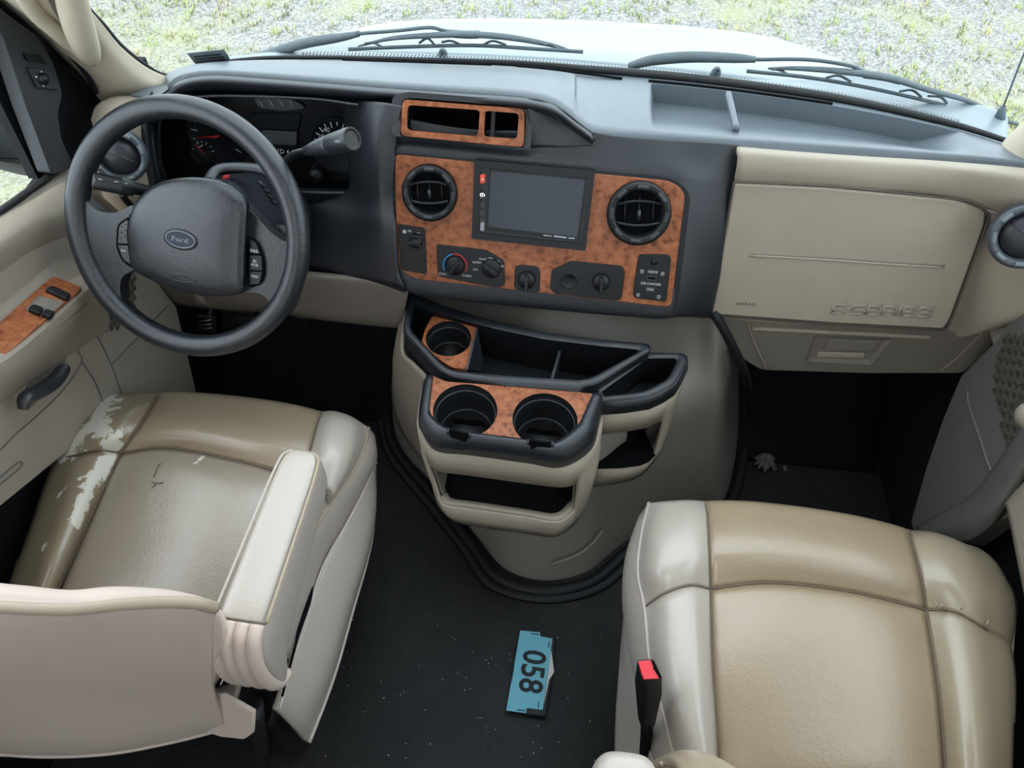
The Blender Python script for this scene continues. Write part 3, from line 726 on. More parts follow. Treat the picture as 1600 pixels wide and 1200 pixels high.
obj('odometer_screen', slab(on(CP, rpoly([(409, 203), (464, 206), (463, 228), (411, 225)], 3), .006), CP[1], .003), 'lcd_grey', ic, bevel=.001)
for k, s in enumerate('RND421'):
    c = on(CP, [(424+k*8.5, 235+k*.8)], .006)[0]; x, y, _ = basis(CP[1]); text('gear_letter', s, c, x, y, .011, 'print_white', ic, .0004)
obj('headlight_knob', lathe(on(CP, [(500, 268)], .0)[0], CP[1], [(0, .03), (.012, .029), (.014, .02), (.016, .0)], 20), 'black_plastic', ic)
text('switch_mark', '✲', on(CP, [(522, 252)], .002)[0], basis(CP[1])[0], basis(CP[1])[1], .008, 'print_white', ic, .0004)
# dark wall to the right of and below the cluster
obj('cluster_surround', loft([Y3([(535, 160, 1.035), (566, 158, 1.0), (600, 160, .985), (630, 166, .985)]), Y3([(540, 200, 1.02), (562, 196, .985), (590, 195, .965), (622, 200, .97)]), Y3([(543, 250, .995), (562, 245, .965), (590, 240, .945), (618, 244, .955)]),
                             Y3([(540, 300, .975), (562, 310, .945), (590, 312, .92), (616, 316, .925)]), Y3([(470, 330, .97), (540, 345, .93), (585, 352, .90), (618, 358, .895)]), Y3([(430, 400, .945), (520, 410, .90), (585, 418, .875), (622, 424, .865)]), Y3([(420, 425, .95), (520, 434, .905), (590, 443, .872), (632, 455, .858)]), Y3([(420, 428, 1.0), (520, 440, .96), (590, 450, .93), (632, 462, .92)])], 30, 50), 'charcoal', db, solid=.006)
obj('lower_surround', slab(Y3([(250, 296, .985), (545, 300, .995), (545, 430, .96), (300, 430, .955)]), Vector((0, -1, .3)).normalized(), .02), 'charcoal', db, bevel=.004)

# centre stack ------------------------------------------------------------------
PT, PB = P(832, 250, y=.965), P(832, 470, y=.862)
DP = plane3(PT, PB, PT+Vector((.3, 0, 0)))            # plane of the wood panel
DX, DY = Vector((1, 0, 0)), (PT-PB).normalized()
def dpt(u, v, o=0): return on(DP, [(u, v)], o)[0]
e4, e5 = Vector((0, .006, 0)), Vector((0, .05, -.006))
shell = [Y3([(600, 168, .995), (640, 185, .995), (720, 200, .99), (800, 205, .985), (880, 200, .986), (960, 212, .992), (1040, 218, 1.0), (1088, 221, 1.003), (1149, 226, 1.006), (1157, 228, 1.016)]),
         Y3([(600, 205, .982), (640, 214, .980), (720, 222, .979), (800, 229, .978), (880, 231, .978), (960, 237, .979), (1040, 245, .981), (1090, 249, .986), (1147, 251, .995), (1155, 253, 1.005)]),
         [dpt(600, 232), dpt(640, 230), dpt(720, 238), dpt(800, 246), dpt(880, 253), dpt(960, 260), dpt(1040, 268), dpt(1082, 277)+e4, P(1143, 284, y=.985), P(1151, 286, y=.995)],
         [dpt(600, 250), dpt(640, 252), dpt(720, 258), dpt(800, 266), dpt(880, 273), dpt(960, 281), dpt(1046, 291), dpt(1082, 299)+e4, P(1138, 308, y=.976), P(1146, 310, y=.987)],
         [dpt(606, 345), dpt(640, 350), dpt(720, 358), dpt(800, 366), dpt(880, 374), dpt(960, 380), dpt(1040, 386), dpt(1070, 388)+e4, P(1126, 395, y=.941), P(1134, 397, y=.953)],
         [dpt(612, 436), dpt(645, 456), dpt(720, 467), dpt(800, 475), dpt(880, 483), dpt(960, 490), dpt(1030, 495), dpt(1060, 496)+e4, P(1107, 490, y=.905), P(1114, 490, y=.918)],
         [dpt(614, 442)+e5, dpt(645, 462)+e5, dpt(720, 473)+e5, dpt(800, 481)+e5, dpt(880, 489)+e5, dpt(960, 495)+e5, dpt(1030, 500)+e5, dpt(1060, 501)+e5, P(1105, 494, y=.945), P(1112, 494, y=.955)]]
obj('stack_body', loft(shell, 70, 70), 'charcoal', db, solid=.006)
pan_o = rpoly([(610, 238), (1050, 278), (1080, 300), (1058, 484), (1040, 486), (640, 445), (612, 425)], [12, 20, 20, 16, 10, 16, 14])
obj('panel_gap', slab(on(DP, pan_o, .0022), DP[1], .006), 'black_plastic', db, smooth=False)
wp = obj('wood_panel', slab(on(DP, rpoly([(617, 241), (1048, 283), (1071, 300), (1049, 478), (1036, 479), (648, 436), (620, 418)], [9, 18, 16, 12, 8, 14, 12]), .0045), DP[1], .006), 'burl_wood', db, bevel=.0012)
tag(wp, 'orange brown burl wood control panel')
# storage pod -----------------------------------------------------------------
pa, pb, pc = P(640, 160, y=.99), P(640, 225, y=.957), P(815, 175, y=.99)
PP = plane3(pa, pb, pc)
def ppt(l, o=0): return on(PP, l, o)
pod_o = rpoly([(612, 148), (640, 143), (808, 157), (832, 172), (830, 232), (612, 212)], [14, 10, 14, 14, 10, 8], 4)
pod_i = rpoly([(628, 156), (640, 153), (805, 166), (822, 176), (818, 231), (625, 213)], [6, 6, 10, 8, 6, 6], 4)
pk = lambda l, o: ppt([(p.x, p.y) for p in l], o)
obj('pod_shell', frame(pk(pod_o, .002), pk(pod_i, .0), PP[1], .12), 'charcoal', db, bevel=.002)
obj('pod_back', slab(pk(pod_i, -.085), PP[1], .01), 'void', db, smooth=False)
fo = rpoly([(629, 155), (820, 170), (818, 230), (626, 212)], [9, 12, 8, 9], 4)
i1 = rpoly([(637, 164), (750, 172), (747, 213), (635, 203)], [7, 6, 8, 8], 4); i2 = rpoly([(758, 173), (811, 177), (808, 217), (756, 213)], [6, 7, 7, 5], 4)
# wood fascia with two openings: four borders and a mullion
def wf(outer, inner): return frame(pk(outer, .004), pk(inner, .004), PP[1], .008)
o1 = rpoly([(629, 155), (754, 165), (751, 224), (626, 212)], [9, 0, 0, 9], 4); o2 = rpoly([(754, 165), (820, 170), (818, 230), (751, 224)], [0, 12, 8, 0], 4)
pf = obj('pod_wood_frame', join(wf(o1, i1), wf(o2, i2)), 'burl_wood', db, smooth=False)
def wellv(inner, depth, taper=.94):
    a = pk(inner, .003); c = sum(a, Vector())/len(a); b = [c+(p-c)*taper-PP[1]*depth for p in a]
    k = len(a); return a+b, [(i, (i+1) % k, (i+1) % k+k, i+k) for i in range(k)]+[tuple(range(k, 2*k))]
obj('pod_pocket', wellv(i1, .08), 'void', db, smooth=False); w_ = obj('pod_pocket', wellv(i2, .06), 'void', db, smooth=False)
obj('pocket_bar', slab(ppt([(768, 172), (774, 172), (772, 214), (766, 213)], -.004), PP[1], .02), 'black_plastic', w_, smooth=False)
# flank behind the pod
obj('pod_flank', loft([Y3([(826, 152, .998), (850, 158, .992), (880, 176, .988), (905, 196, .986), (928, 212, .985)]), Y3([(826, 172, .985), (846, 184, .99), (872, 200, .985), (900, 212, .98), (926, 219, .98)]), Y3([(830, 232, .972), (850, 230, .972), (880, 230, .970), (905, 228, .972), (930, 226, .975)])], 20, 16), 'charcoal', db, solid=.005)

# round air vents ------------------------------------------------------------------
def air_vent(c, n, r, closed, up=Vector((0, 0, 1)), name='air_vent', spin=0.0):
    x, y, n = basis(n, up)
    v = obj(name, lathe(c, n, [(r*1.03, -.004), (r*1.03, .006), (r*.99, .011), (r*.90, .0125), (r*.80, .011), (r*.74, .007), (r*.72, -.0008), (r*.3, -.0008), (0, -.0008)], 48), 'vent_grey' if closed else 'black_plastic', db)
    obj('throat_shade', lathe(c, n, [(r*.715, .0002), (0, .0002)], 40), 'void', v)  # dark disc at the surface stands in for the shaded depth
    for k in range(8):
        a = spin+k*pi/4
        obj('ring_notch', sector(c, n, r*.80, r*.94, a-.19, a+.19, .009, .0145, 5), 'pad_grey' if closed else 'charcoal', v)
    if closed:
        obj('vane', lathe(c, n, [(0, .012), (r*.35, .0105), (r*.68, .004), (r*.70, -.001)], 40), 'charcoal', v)
        obj('vane_edge', tube([c+x*(r*-.55)+y*(r*.25)+n*.008, c+n*.0125+y*r*.02, c+x*(r*.5)+y*(r*-.3)+n*.008], .0012, 6, 8), 'charcoal', v)
    else:
        for k, h in ((.30, .004), (-.30, .004)):
            w = math.sqrt(1-k*k)*.70*r
            L = [c+x*(w*s)+y*(r*k+r*.10*(1-s*s)*(1 if k > 0 else -1)*.9)+n*(h) for s in (-1, -.5, 0, .5, 1)]
            top = smooth(L, 16); R_ = [[p+n*.004 for p in top], [p+n*.004+y*.003 for p in top], [p-n*.004+y*.003 for p in top], [p-n*.004 for p in top], [p+n*.004 for p in top]]
            obj('vane', gridvf(R_), 'black_plastic', v)
        for s in (-.45, .0, .45):
            obj('vane', box(c+x*(r*s)+n*.0015, .002, .004, r*1.1, Matrix((x, n, y)).transposed()), 'black_plastic', v)
        obj('vane_tab', box(c+n*.006-y*r*.02, .005, .006, r*.30, Matrix((x, n, y)).transposed()), 'charcoal', v)
    return v
air_vent(dpt(672, 301, .006), DP[1], .0435, False, DY); air_vent(dpt(998, 333, .006), DP[1], .0490, False, DY)
lvn = Vector((.35, -.85, .42)).normalized(); rvn = Vector((-.30, -.85, .40)).normalized()
air_vent(P(188, 243, y=.893), lvn, .039, True, spin=.2); air_vent(P(1602, 368, y=.90), rvn, .047, True, spin=.3)

# small control panels on the wood ------------------------------------------------
def plate(px, r, o=.0075, m='black_plastic', name='control_plate', d=.005):
    return obj(name, slab(on(DP, rpoly(px, r), o), DP[1], d), m, wp, bevel=.001)
def knob(u, v, r, h, parent, blade=True, ang=0.0, name='knob'):
    c = dpt(u, v, .0075)
    k = obj(name, lathe(c, DP[1], [(0, h*.7), (r*.8, h*.65), (r*.95, h*.4), (r, 0)], 28, DY), 'black_plastic', parent)
    if blade:
        d = DX*math.sin(ang)+DY*math.cos(ang); s = DX*math.cos(ang)-DY*math.sin(ang)
        n = DP[1]; q = [c-d*r*.95+n*h*.5, c+d*r*.95+n*h*.5, c+d*r*.7+n*h*1.25, c-d*r*.9+n*h*1.35]
        V = [p+s*r*.22 for p in q]+[p-s*r*.22 for p in q]
        obj(name+'_grip', (V, [(0, 1, 2, 3), (7, 6, 5, 4), (0, 4, 5, 1), (1, 5, 6, 2), (2, 6, 7, 3), (3, 7, 4, 0)]), 'black_plastic', parent, bevel=.0015)
    return k
def dtext(s, u, v, size, parent, m='print_white', fit=None, name='lettering'):
    return text(name, s, dpt(u, v, .0082), DX, DY, size, m, parent, .0004, fit=fit)
p1 = plate([(621, 350), (664, 357), (667, 429), (626, 422)], 5, name='fan_plate')
knob(650, 377, .012, .012, p1, True, 1.5, 'fan_knob'); dtext('✱', 632, 362, .010, p1); dtext('HI', 640, 361, .006, p1); dtext('—', 654, 364, .006, p1); dtext('–', 639, 378, .005, p1)
for k in range(3): obj('fan_ridge', tube([dpt(642, 369+k*7, .017), dpt(658, 371+k*7, .017)], .0014, 6), 'charcoal', p1)
p2 = plate([(682, 382), (760, 391), (788, 408), (789, 446), (776, 450), (684, 432)], [5, 6, 5, 5, 6, 5], name='heater_plate')
c = dpt(711, 415, .008)
obj('cold_arc', lathe(c, DP[1], [(.0185, 0), (.0205, 0), (.0205, .0008), (.0185, .0008), (.0185, 0)], 18, DY, math.radians(100), math.radians(205)), 'print_blue', p2)
obj('hot_arc', lathe(c, DP[1], [(.0185, 0), (.0205, 0), (.0205, .0008), (.0185, .0008), (.0185, 0)], 18, DY, math.radians(-30), math.radians(100)), 'print_red', p2)
knob(711, 415, .0165, .013, p2, True, -2.5, 'temperature_knob'); knob(768, 419, .0165, .013, p2, True, 2.2, 'mode_knob')
dtext('COOL', 692, 428, .005, p2); dtext('WARM', 729, 431, .005, p2); dtext('NORM', 745, 410, .005, p2); dtext('A/C', 743, 421, .005, p2); dtext('PANEL', 755, 405, .0045, p2); dtext('OFF', 766, 404, .0045, p2); dtext('FLR', 777, 408, .0045, p2); dtext('DEF', 784, 416, .0045, p2)
p3 = plate([(805, 417), (814, 414), (840, 417), (844, 424), (843, 456), (834, 458), (806, 453), (803, 446)], 3, name='socket_plate')
knob(823, 437, .015, .016, p3, True, 0.0, 'light_knob')
p4 = plate([(862, 422), (892, 408), (972, 416), (977, 424), (971, 468), (960, 470), (866, 459), (859, 451)], 4, name='outlet_plate')
o = obj('outlet_cap', lathe(dpt(889, 438, .0075), DP[1], [(0, .003), (.011, .003), (.012, .004), (.0135, .004), (.0145, 0)], 32, DY), 'black_plastic', p4)
knob(939, 440, .015, .016, p4, True, 0.0, 'dimmer_knob')
p5 = plate([(998, 398), (1044, 398), (1049, 404), (1041, 472), (992, 466), (989, 458)], 4, name='usb_plate')
obj('round_button', lathe(dpt(1022, 409, .0075), DP[1], [(0, .003), (.004, .003), (.0055, .002), (.006, 0)], 18, DY), 'black_gloss', p5)
dtext('HDMI', 1020, 425, .0065, p5); dtext('USB CHARGER', 1017, 443.5, .006, p5, fit=.033)
for u, v in ((1003, 424), (1035, 428), (997, 461), (1029, 464)):
    obj('screw', lathe(dpt(u, v, .0075), DP[1], [(0, .001), (.002, .001), (.0032, .0018), (.0036, 0)], 12, DY), 'steel_grey', p5)
def port(u, v, w, h, name, m): 
    c = dpt(u, v, .008); q = [c+DX*a+DY*b for a, b in ((-w, -h), (w, -h), (w, h), (-w, h))]
    return obj(name, slab(q, DP[1], .002), m, p5, smooth=False)
port(1018, 435, .0085, .0042, 'port_shell', 'charcoal'); port(1018, 435, .0065, .0022, 'hdmi_port', 'void')
port(1016, 452, .0075, .0042, 'port_shell', 'charcoal'); port(1016, 452, .0055, .0020, 'usb_port', 'print_white')

# beige right half ------------------------------------------------------------------
obj('beige_roll', loft([Y3([(1152, 229, 1.0), (1250, 237, 1.0), (1350, 244, .998), (1450, 250, .99), (1540, 257, .975), (1640, 266, .955)]), Y3([(1154, 240, .985), (1250, 247, .983), (1350, 254, .98), (1450, 262, .973), (1540, 270, .955), (1640, 282, .93)]),
                        Y3([(1152, 262, .976), (1250, 270, .974), (1350, 279, .970), (1450, 288, .966), (1540, 298, .952), (1640, 320, .92)]), Y3([(1148, 284, .976), (1250, 294, .975), (1350, 303, .972), (1450, 310, .974), (1540, 326, .958), (1640, 366, .91)])], 50, 24), 'beige', db, solid=.01)
GA, GB, GC = P(1150, 288, y=.974), P(1112, 492, y=.915), P(1500, 318, y=.962)
GP = plane3(GA, GB, GC)
gl_px = [(1149, 287), (1300, 295), (1497, 314), (1541, 330), (1538, 352), (1484, 500), (1474, 514), (1300, 505), (1112, 491)]
gb = obj('dash_lower', loft([Y3([(1120, 284, .99), (1250, 294, .985), (1400, 307, .992), (1500, 318, .982), (1560, 335, .955), (1640, 352, .91)]), Y3([(1110, 400, .96), (1250, 405, .955), (1400, 415, .966), (1500, 425, .955), (1560, 435, .922), (1640, 446, .88)]),
                            Y3([(1100, 492, .935), (1250, 500, .93), (1400, 510, .938), (1500, 517, .925), (1560, 500, .892), (1640, 480, .865)]), Y3([(1100, 500, .95), (1250, 508, .945), (1400, 518, .94), (1500, 526, .93), (1566, 512, .90), (1640, 492, .88)])], 50, 24), 'beige', db, solid=.01)
gd = obj('airbag_door', slab(on(GP, rpoly(gl_px, [4, 0, 22, 16, 10, 8, 6, 0, 4]), .003), GP[1], .012), 'beige', db, bevel=.003, seg=3)
obj('door_gap', slab(on(GP, rpoly([(1146, 284), (1300, 291), (1498, 310), (1546, 327), (1543, 353), (1487, 503), (1476, 518), (1300, 509), (1109, 494)], [4, 0, 24, 18, 12, 8, 6, 0, 4]), -.0005), GP[1], .006), 'groove', db, smooth=False)
obj('door_gap_line', tube(on(GP, [(1146, 285), (1300, 292), (1490, 311), (1525, 319), (1543, 333), (1541, 353), (1487, 500), (1476, 515)], .0075), .0016, 6, 60), 'groove', gd)
obj('door_crease', tube(on(GP, [(1170, 399), (1280, 405), (1380, 412), (1476, 418)], .0028), .0022, 8, 20), 'beige', gd)
obj('door_crease', tube(on(GP, [(1172, 397), (1280, 402), (1380, 409), (1476, 415)], .0026), .0014, 8, 20), 'beige_dark', gd)
gx = (P(1450, 490, pl=GP)-P(1300, 482, pl=GP)).normalized(); gy = GP[1].cross(gx)
# squared slanted letters raised on the door
STROKES = {'E': [(0, 0, 1, 0), (0, .5, .88, .5), (0, 1, 1, 1), (0, 0, 0, 1)], 'S': [(0, 0, 1, 0), (0, .5, 1, .5), (0, 1, 1, 1), (0, .5, 0, 1), (1, 0, 1, .5)],
           'R': [(0, 0, 0, 1), (0, 1, 1, 1), (0, .5, 1, .5), (1, .5, 1, 1), (.7, .5, 1, 0)], 'I': [(.5, 0, .5, 1)], '-': [(0, .5, 1, .5)]}
bl0, bl1, tl0 = P(1298, 487, pl=GP), P(1451, 493, pl=GP), P(1303, 473.5, pl=GP)
bx_ = (bl1-bl0)/153; hv = tl0-bl0
for ch, u0, u1 in (('E', 1298, 1318), ('-', 1322, 1326), ('S', 1329, 1348), ('E', 1353, 1372), ('R', 1377, 1396), ('I', 1399, 1405), ('E', 1408, 1427), ('S', 1432, 1451)):
    parts = []
    for a, b, c, d in STROKES[ch]:
        p, q = bl0+bx_*(u0-1298+(u1-u0)*a)+hv*b, bl0+bx_*(u0-1298+(u1-u0)*c)+hv*d
        parts.append(tube([p+GP[1]*.0042, q+GP[1]*.0042], .0016, 6))
    obj('embossed_letter', join(*parts), 'beige', gd)
    parts = []
    for a, b, c, d in STROKES[ch]:
        p, q = bl0+bx_*(u0-1298+(u1-u0)*a)+hv*b, bl0+bx_*(u0-1298+(u1-u0)*c)+hv*d; o_ = gx*.0013-gy*-.0011
        parts.append(tube([p+o_+GP[1]*.0030, q+o_+GP[1]*.0030], .0015, 6))
    obj('letter_shadow', join(*parts), 'beige_dark', gd)  # darker offset strokes painted as the letters' shadow
text('stamped_lettering', 'AIRBAG', P(1165, 475, pl=poff(GP, .0032)), gx, gy, .0085, 'groove', gd, .0005, fit=(P(1181, 475, pl=GP)-P(1150, 474, pl=GP)).length)
# lower storage box
LA, LB, LC = P(1180, 512, y=.93), P(1200, 578, y=.915), P(1490, 540, y=.922)
LP = plane3(LA, LB, LC)
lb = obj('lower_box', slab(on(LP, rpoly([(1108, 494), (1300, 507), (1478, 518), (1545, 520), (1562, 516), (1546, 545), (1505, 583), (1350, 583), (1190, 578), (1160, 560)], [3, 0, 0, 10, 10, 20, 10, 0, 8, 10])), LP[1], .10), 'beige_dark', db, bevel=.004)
obj('box_ridge', tube(on(LP, [(1175, 513), (1300, 519), (1400, 524), (1452, 527)], .002), .0045, 8, 24), 'beige', lb)
obj('panel_groove', tube(on(LP, [(1168, 502), (1176, 530), (1197, 576)], .0006), .0016, 6, 12), 'beige', lb)
obj('panel_groove', tube(on(LP, [(1535, 520), (1500, 555), (1470, 580)], .0006), .0010, 6, 12), 'beige', lb)
hi = rpoly([(1284, 528), (1380, 532), (1358, 562), (1272, 558)], 3, 3); ho = rpoly([(1275, 526), (1394, 531), (1362, 570), (1260, 565)], 3, 3)
pl2 = lambda l, o: on(LP, [(p.x, p.y) for p in l], o)
obj('latch_surround', frame(pl2(ho, .004), pl2(hi, .0005), LP[1], .004), 'beige_dark', lb, smooth=False)
obj('latch_pull', slab(on(LP, rpoly([(1296, 530), (1377, 534), (1360, 549), (1286, 548)], 3), .005), LP[1], .006), 'beige_dark', lb, bevel=.0015)
obj('latch_shelf', slab(on(LP, rpoly([(1280, 551), (1352, 553), (1350, 560), (1276, 558)], 2), .003), LP[1], .004), 'beige', lb, bevel=.001)
# beige left: vent housing and knee panel
obj('vent_housing', loft([Y3([(142, 186, .93), (150, 165, .945), (172, 152, .97), (200, 150, .985), (232, 156, .975)]), Y3([(146, 205, .92), (160, 185, .925), (180, 178, .93), (205, 180, .94), (228, 186, .955)]), Y3([(148, 250, .905), (165, 245, .905), (190, 243, .91), (215, 243, .92), (236, 246, .945)]), Y3([(140, 300, .89), (165, 300, .89), (195, 300, .89), (222, 300, .90), (246, 300, .925)]), Y3([(150, 340, .92), (170, 345, .91), (200, 350, .905), (230, 350, .91), (256, 350, .93)])], 24, 24), 'beige', db, solid=.008)
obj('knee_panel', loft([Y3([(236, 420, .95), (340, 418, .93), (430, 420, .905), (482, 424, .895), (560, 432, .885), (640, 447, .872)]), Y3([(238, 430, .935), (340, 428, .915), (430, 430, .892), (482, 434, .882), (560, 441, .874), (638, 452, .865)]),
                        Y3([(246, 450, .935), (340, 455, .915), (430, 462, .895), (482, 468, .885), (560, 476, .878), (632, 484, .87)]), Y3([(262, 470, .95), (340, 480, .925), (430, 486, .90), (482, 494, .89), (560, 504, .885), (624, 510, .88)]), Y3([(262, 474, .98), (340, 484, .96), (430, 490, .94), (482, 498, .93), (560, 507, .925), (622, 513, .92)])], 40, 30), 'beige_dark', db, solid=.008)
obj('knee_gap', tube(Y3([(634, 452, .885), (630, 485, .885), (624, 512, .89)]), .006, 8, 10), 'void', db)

# head unit ------------------------------------------------------------------------------
st = thing('car_stereo', 'double height touchscreen car stereo framed in black in the wood panel', 'stereo', dpt(832, 317))
def sp_(l, o): return on(DP, [(p.x, p.y) for p in l], o)
so = rpoly([(741, 250), (930, 267), (915, 392), (737, 373)], 3, 3); si = rpoly([(752, 262), (921, 277), (908, 381), (749, 364)], 2, 3)
obj('trim_frame', frame(sp_(so, .012), sp_(si, .012), DP[1], .014), 'black_plastic', st, smooth=False)
obj('face', slab(sp_(si, .0095), DP[1], .012), 'black_gloss', st, smooth=False)
sc = obj('display', slab(on(DP, rpoly([(766, 266), (915, 280), (903, 372), (761, 355)], 2), .0105), DP[1], .003), 'screen', st, smooth=False)
obj('display_edge', frame(on(DP, [(764, 264), (919, 279), (906, 378), (758, 360)], .0112), on(DP, [(767, 267), (914, 281), (902, 371), (762, 354)], .0112), DP[1], .002), 'black_plastic', st, smooth=False)
obj('eject_button', slab(on(DP, rpoly([(750, 273), (758, 272), (758, 286), (750, 287)], 1.5), .0125), DP[1], .004), 'orange_red', st, bevel=.0006)
text('button_mark', '▲', dpt(754, 280, .0128), DX, DY, .005, 'print_white', st, .0003)
obj('volume_knob', lathe(dpt(754, 305, .0095), DP[1], [(0, .006), (.004, .006), (.0052, .004), (.0056, 0)], 20, DY), 'chrome', st)
for k in range(3): obj('touch_key', slab(on(DP, rpoly([(750, 316+k*12), (757, 317+k*12), (757, 324+k*12), (750, 323+k*12)], 1), .0105), DP[1], .002), 'charcoal', st, smooth=False)
obj('card_slot', slab(on(DP, [(751, 347), (757, 348), (756, 361), (750, 360)], .0108), DP[1], .002), 'steel_grey', st, smooth=False)
for u0, v0, u1, v1, r_ in ((849, 367.5, 862, 369, .0007), (865, 369, 885, 371.5, .0011), (888, 371.8, 898, 372.8, .0009)):
    obj('maker_print', tube([dpt(u0, v0, .0112), dpt(u1, v1, .0112)], r_, 6), 'print_white', st)
# ================================================================== engine cover
ec = thing('engine_cover', 'grey beige moulded engine cover bulging onto the cab floor', 'engine cover', (0, .8, 0))
Z0 = [P(u, v, z=.0) for u, v in ((600, 575), (610, 640), (626, 700), (690, 772), (748, 842), (790, 890), (850, 908), (915, 895), (965, 855), (1010, 826), (1085, 800), (1136, 770), (1168, 600))]
def ring(z, f, dy): # pull the ring in towards the crest
    c = Vector((.03, 1.05, z)); w = lambda p: min(1, max(0, (.33-(c.x+(p.x-c.x)*f))/.12))*min(1, max(0, (1.0-p.y)/.15)); return [Vector((c.x+(p.x-c.x)*f, min(1.2, c.y+(p.y-c.y)*f+dy*w(p)), z)) for p in Z0]
rings = [Z0, ring(.02, .985, 0), ring(.12, .90, .0), ring(.24, .83, .0), ring(.34, .785, .0), ring(.395, .745, .08), ring(.435, .72, .16), ring(.475, .68, .20), ring(.505, .60, .2), ring(.52, .45, .2)]
obj('cover_shell', loft(rings, 90, 60), 'cover_beige', ec, solid=.006)
sp = [P(u, v, z=.006) for u, v in ((592, 575), (603, 640), (618, 702), (682, 780), (736, 850), (778, 902), (850, 922), (924, 908), (976, 866), (1022, 836), (1090, 812), (1146, 778), (1178, 600))]
obj('base_seal', tube(sp, .013, 10, 90, flat=.7), 'rubber', ec)
sp2 = [P(u, v, z=.004) for u, v in ((584, 575), (594, 640), (610, 708), (674, 790), (726, 856), (768, 912), (850, 934), (932, 918), (986, 876))]
obj('seal_flange', tube(sp2, .012, 8, 70, flat=.35), 'rubber', ec)
obj('moulded_crease', tube([P(u, v, z=z)+Vector((0, -.001, .003)) for u, v, z in ((862, 882, .06), (900, 868, .075), (925, 850, .09), (942, 828, .11))], .003, 8, 20), 'cover_beige', ec)
sg = obj('side_seal', tube(Y3([(1114, 488, .915), (1126, 506, .905), (1142, 536, .895), (1160, 574, .89), (1168, 600, .90), (1170, 650, .96)]), .0085, 8, 30), 'rubber', ec)
obj('seal_clip', tube(Y3([(1160, 592, .93), (1161, 604, .93)]), .006, 8, 4), 'black_plastic', ec)

# ================================================================== organiser on the engine cover
og = thing('console_organizer', 'black and beige tiered console tray with wood trimmed cup holders', 'console', (0, .75, .3))
def zz(px, z): return [P(u, v, z=z) for u, v in px]
T1o = [(637, 456), (700, 480), (770, 501), (850, 519), (940, 531), (1014, 537), (1019, 547), (932, 602), (905, 606), (800, 600), (706, 590), (684, 578), (629, 520)]
T1i = [(646, 474), (700, 494), (770, 513), (850, 530), (940, 541), (996, 546), (999, 549), (925, 590), (905, 594), (800, 588), (708, 579), (692, 571), (640, 514)]
def rr(px, r): return [(p.x, p.y) for p in rpoly(px, r, 3)]
RO = rr(T1o, [6, 0, 0, 0, 0, 6, 8, 16, 0, 0, 14, 16, 10]); RI = rr(T1i, [4, 0, 0, 0, 0, 3, 3, 12, 0, 0, 10, 12, 8])
ZT = .500
obj('upper_tray', join(gridvf([zz(RO, ZT-.003), [a.lerp(b, .3)+Vector((0, 0, .003)) for a, b in zip(zz(RO, ZT), zz(RI, ZT))], zz(RI, ZT-.002)], True)), 'charcoal', og)
def wallv(top, dz, f=1.0, dn=Vector((0, 0, 0))):
    c = sum(top, Vector())/len(top); return gridvf([top, [c+(p-c)*f+Vector((0, 0, -dz))+dn for p in top]], True)
obj('tray_wall', wallv(zz(RO, ZT-.003), .055, .985), 'charcoal', og)
fl = [p+Vector((0, 0, -.085)) for p in zz(RI, ZT-.002)]
obj('tray_well', join(wallv(zz(RI, ZT-.002), .085), (fl, [tuple(range(len(fl)))])), 'black_plastic', og, smooth=False)
def hole_plate(outer, cu, cv, rr_, z, n=72, zbot=.012):
    c = P(cu, cv, z=z); Q = zz(outer, z); V = []; m = len(Q)
    for k in range(n):
        a = 2*pi*k/n; d = Vector((math.cos(a), math.sin(a), 0)); best = None
        for i in range(m):
            p, q = Q[i], Q[(i+1) % m]; e = q-p; den = d.x*e.y-d.y*e.x
            if abs(den) < 1e-12: continue
            w = p-c; t = (w.x*e.y-w.y*e.x)/den; s = (w.x*d.y-w.y*d.x)/den
            if t > 0 and -1e-6 <= s <= 1+1e-6 and (best is None or t > best): best = t
        best = max(best or rr_, rr_*1.0005); V.append((c+d*best, c+d*rr_))
    o = [a for a, b in V]; i = [b for a, b in V]; dn = Vector((0, 0, -zbot))
    R = [[p+dn for p in o], o, i, [p+dn for p in i]]
    return gridvf(R, True)
def cup(cu, cv, r, z, depth, name='cup_well'):
    c = P(cu, cv, z=z)
    o = obj(name, lathe(c, Vector((0, 0, 1)), [(r, .001), (r*.985, -.001), (r*.97, -.012), (r*.93, -.0135), (r*.91, -.016), (r*.87, -depth*.72), (r*.80, -depth*.74), (r*.78, -depth), (0, -depth)], 56), 'black_plastic', og)
    obj('cup_step', lathe(c, Vector((0, 0, 1)), [(r*.955, -.0125), (r*.94, -.0118), (r*.925, -.0135)], 56), 'charcoal', o)
    obj('cup_step', lathe(c, Vector((0, 0, 1)), [(r*.855, -depth*.70), (r*.83, -depth*.71), (r*.81, -depth*.735)], 56), 'charcoal', o)
    return o
w0 = [(676, 493), (745, 512), (738, 548), (728, 577), (706, 574), (684, 560), (659, 534), (664, 515)]
rw = (P(737, 529, z=.488)-P(666, 529, z=.488)).length/2
obj('wood_insert', hole_plate(w0, 701, 529, rw, .488), 'burl_wood', og, auto=40); cup(701, 529, rw, .488, .07)
# rib plates in the tray
obj('tray_divider', slab([P(747, 513, z=.494), P(757, 572, z=.442), P(752, 580, z=.437), P(731, 578, z=.488)], Vector((-1, 0, .2)).normalized(), -.004), 'charcoal', og, bevel=.001)
a, b = P(877, 548, z=.485), P(864, 594, z=.485)
obj('tray_divider', slab([a, b, b+Vector((0, 0, -.07)), a+Vector((0, 0, -.07))], Vector((1, 0, 0)), .005), 'charcoal', og, bevel=.001)
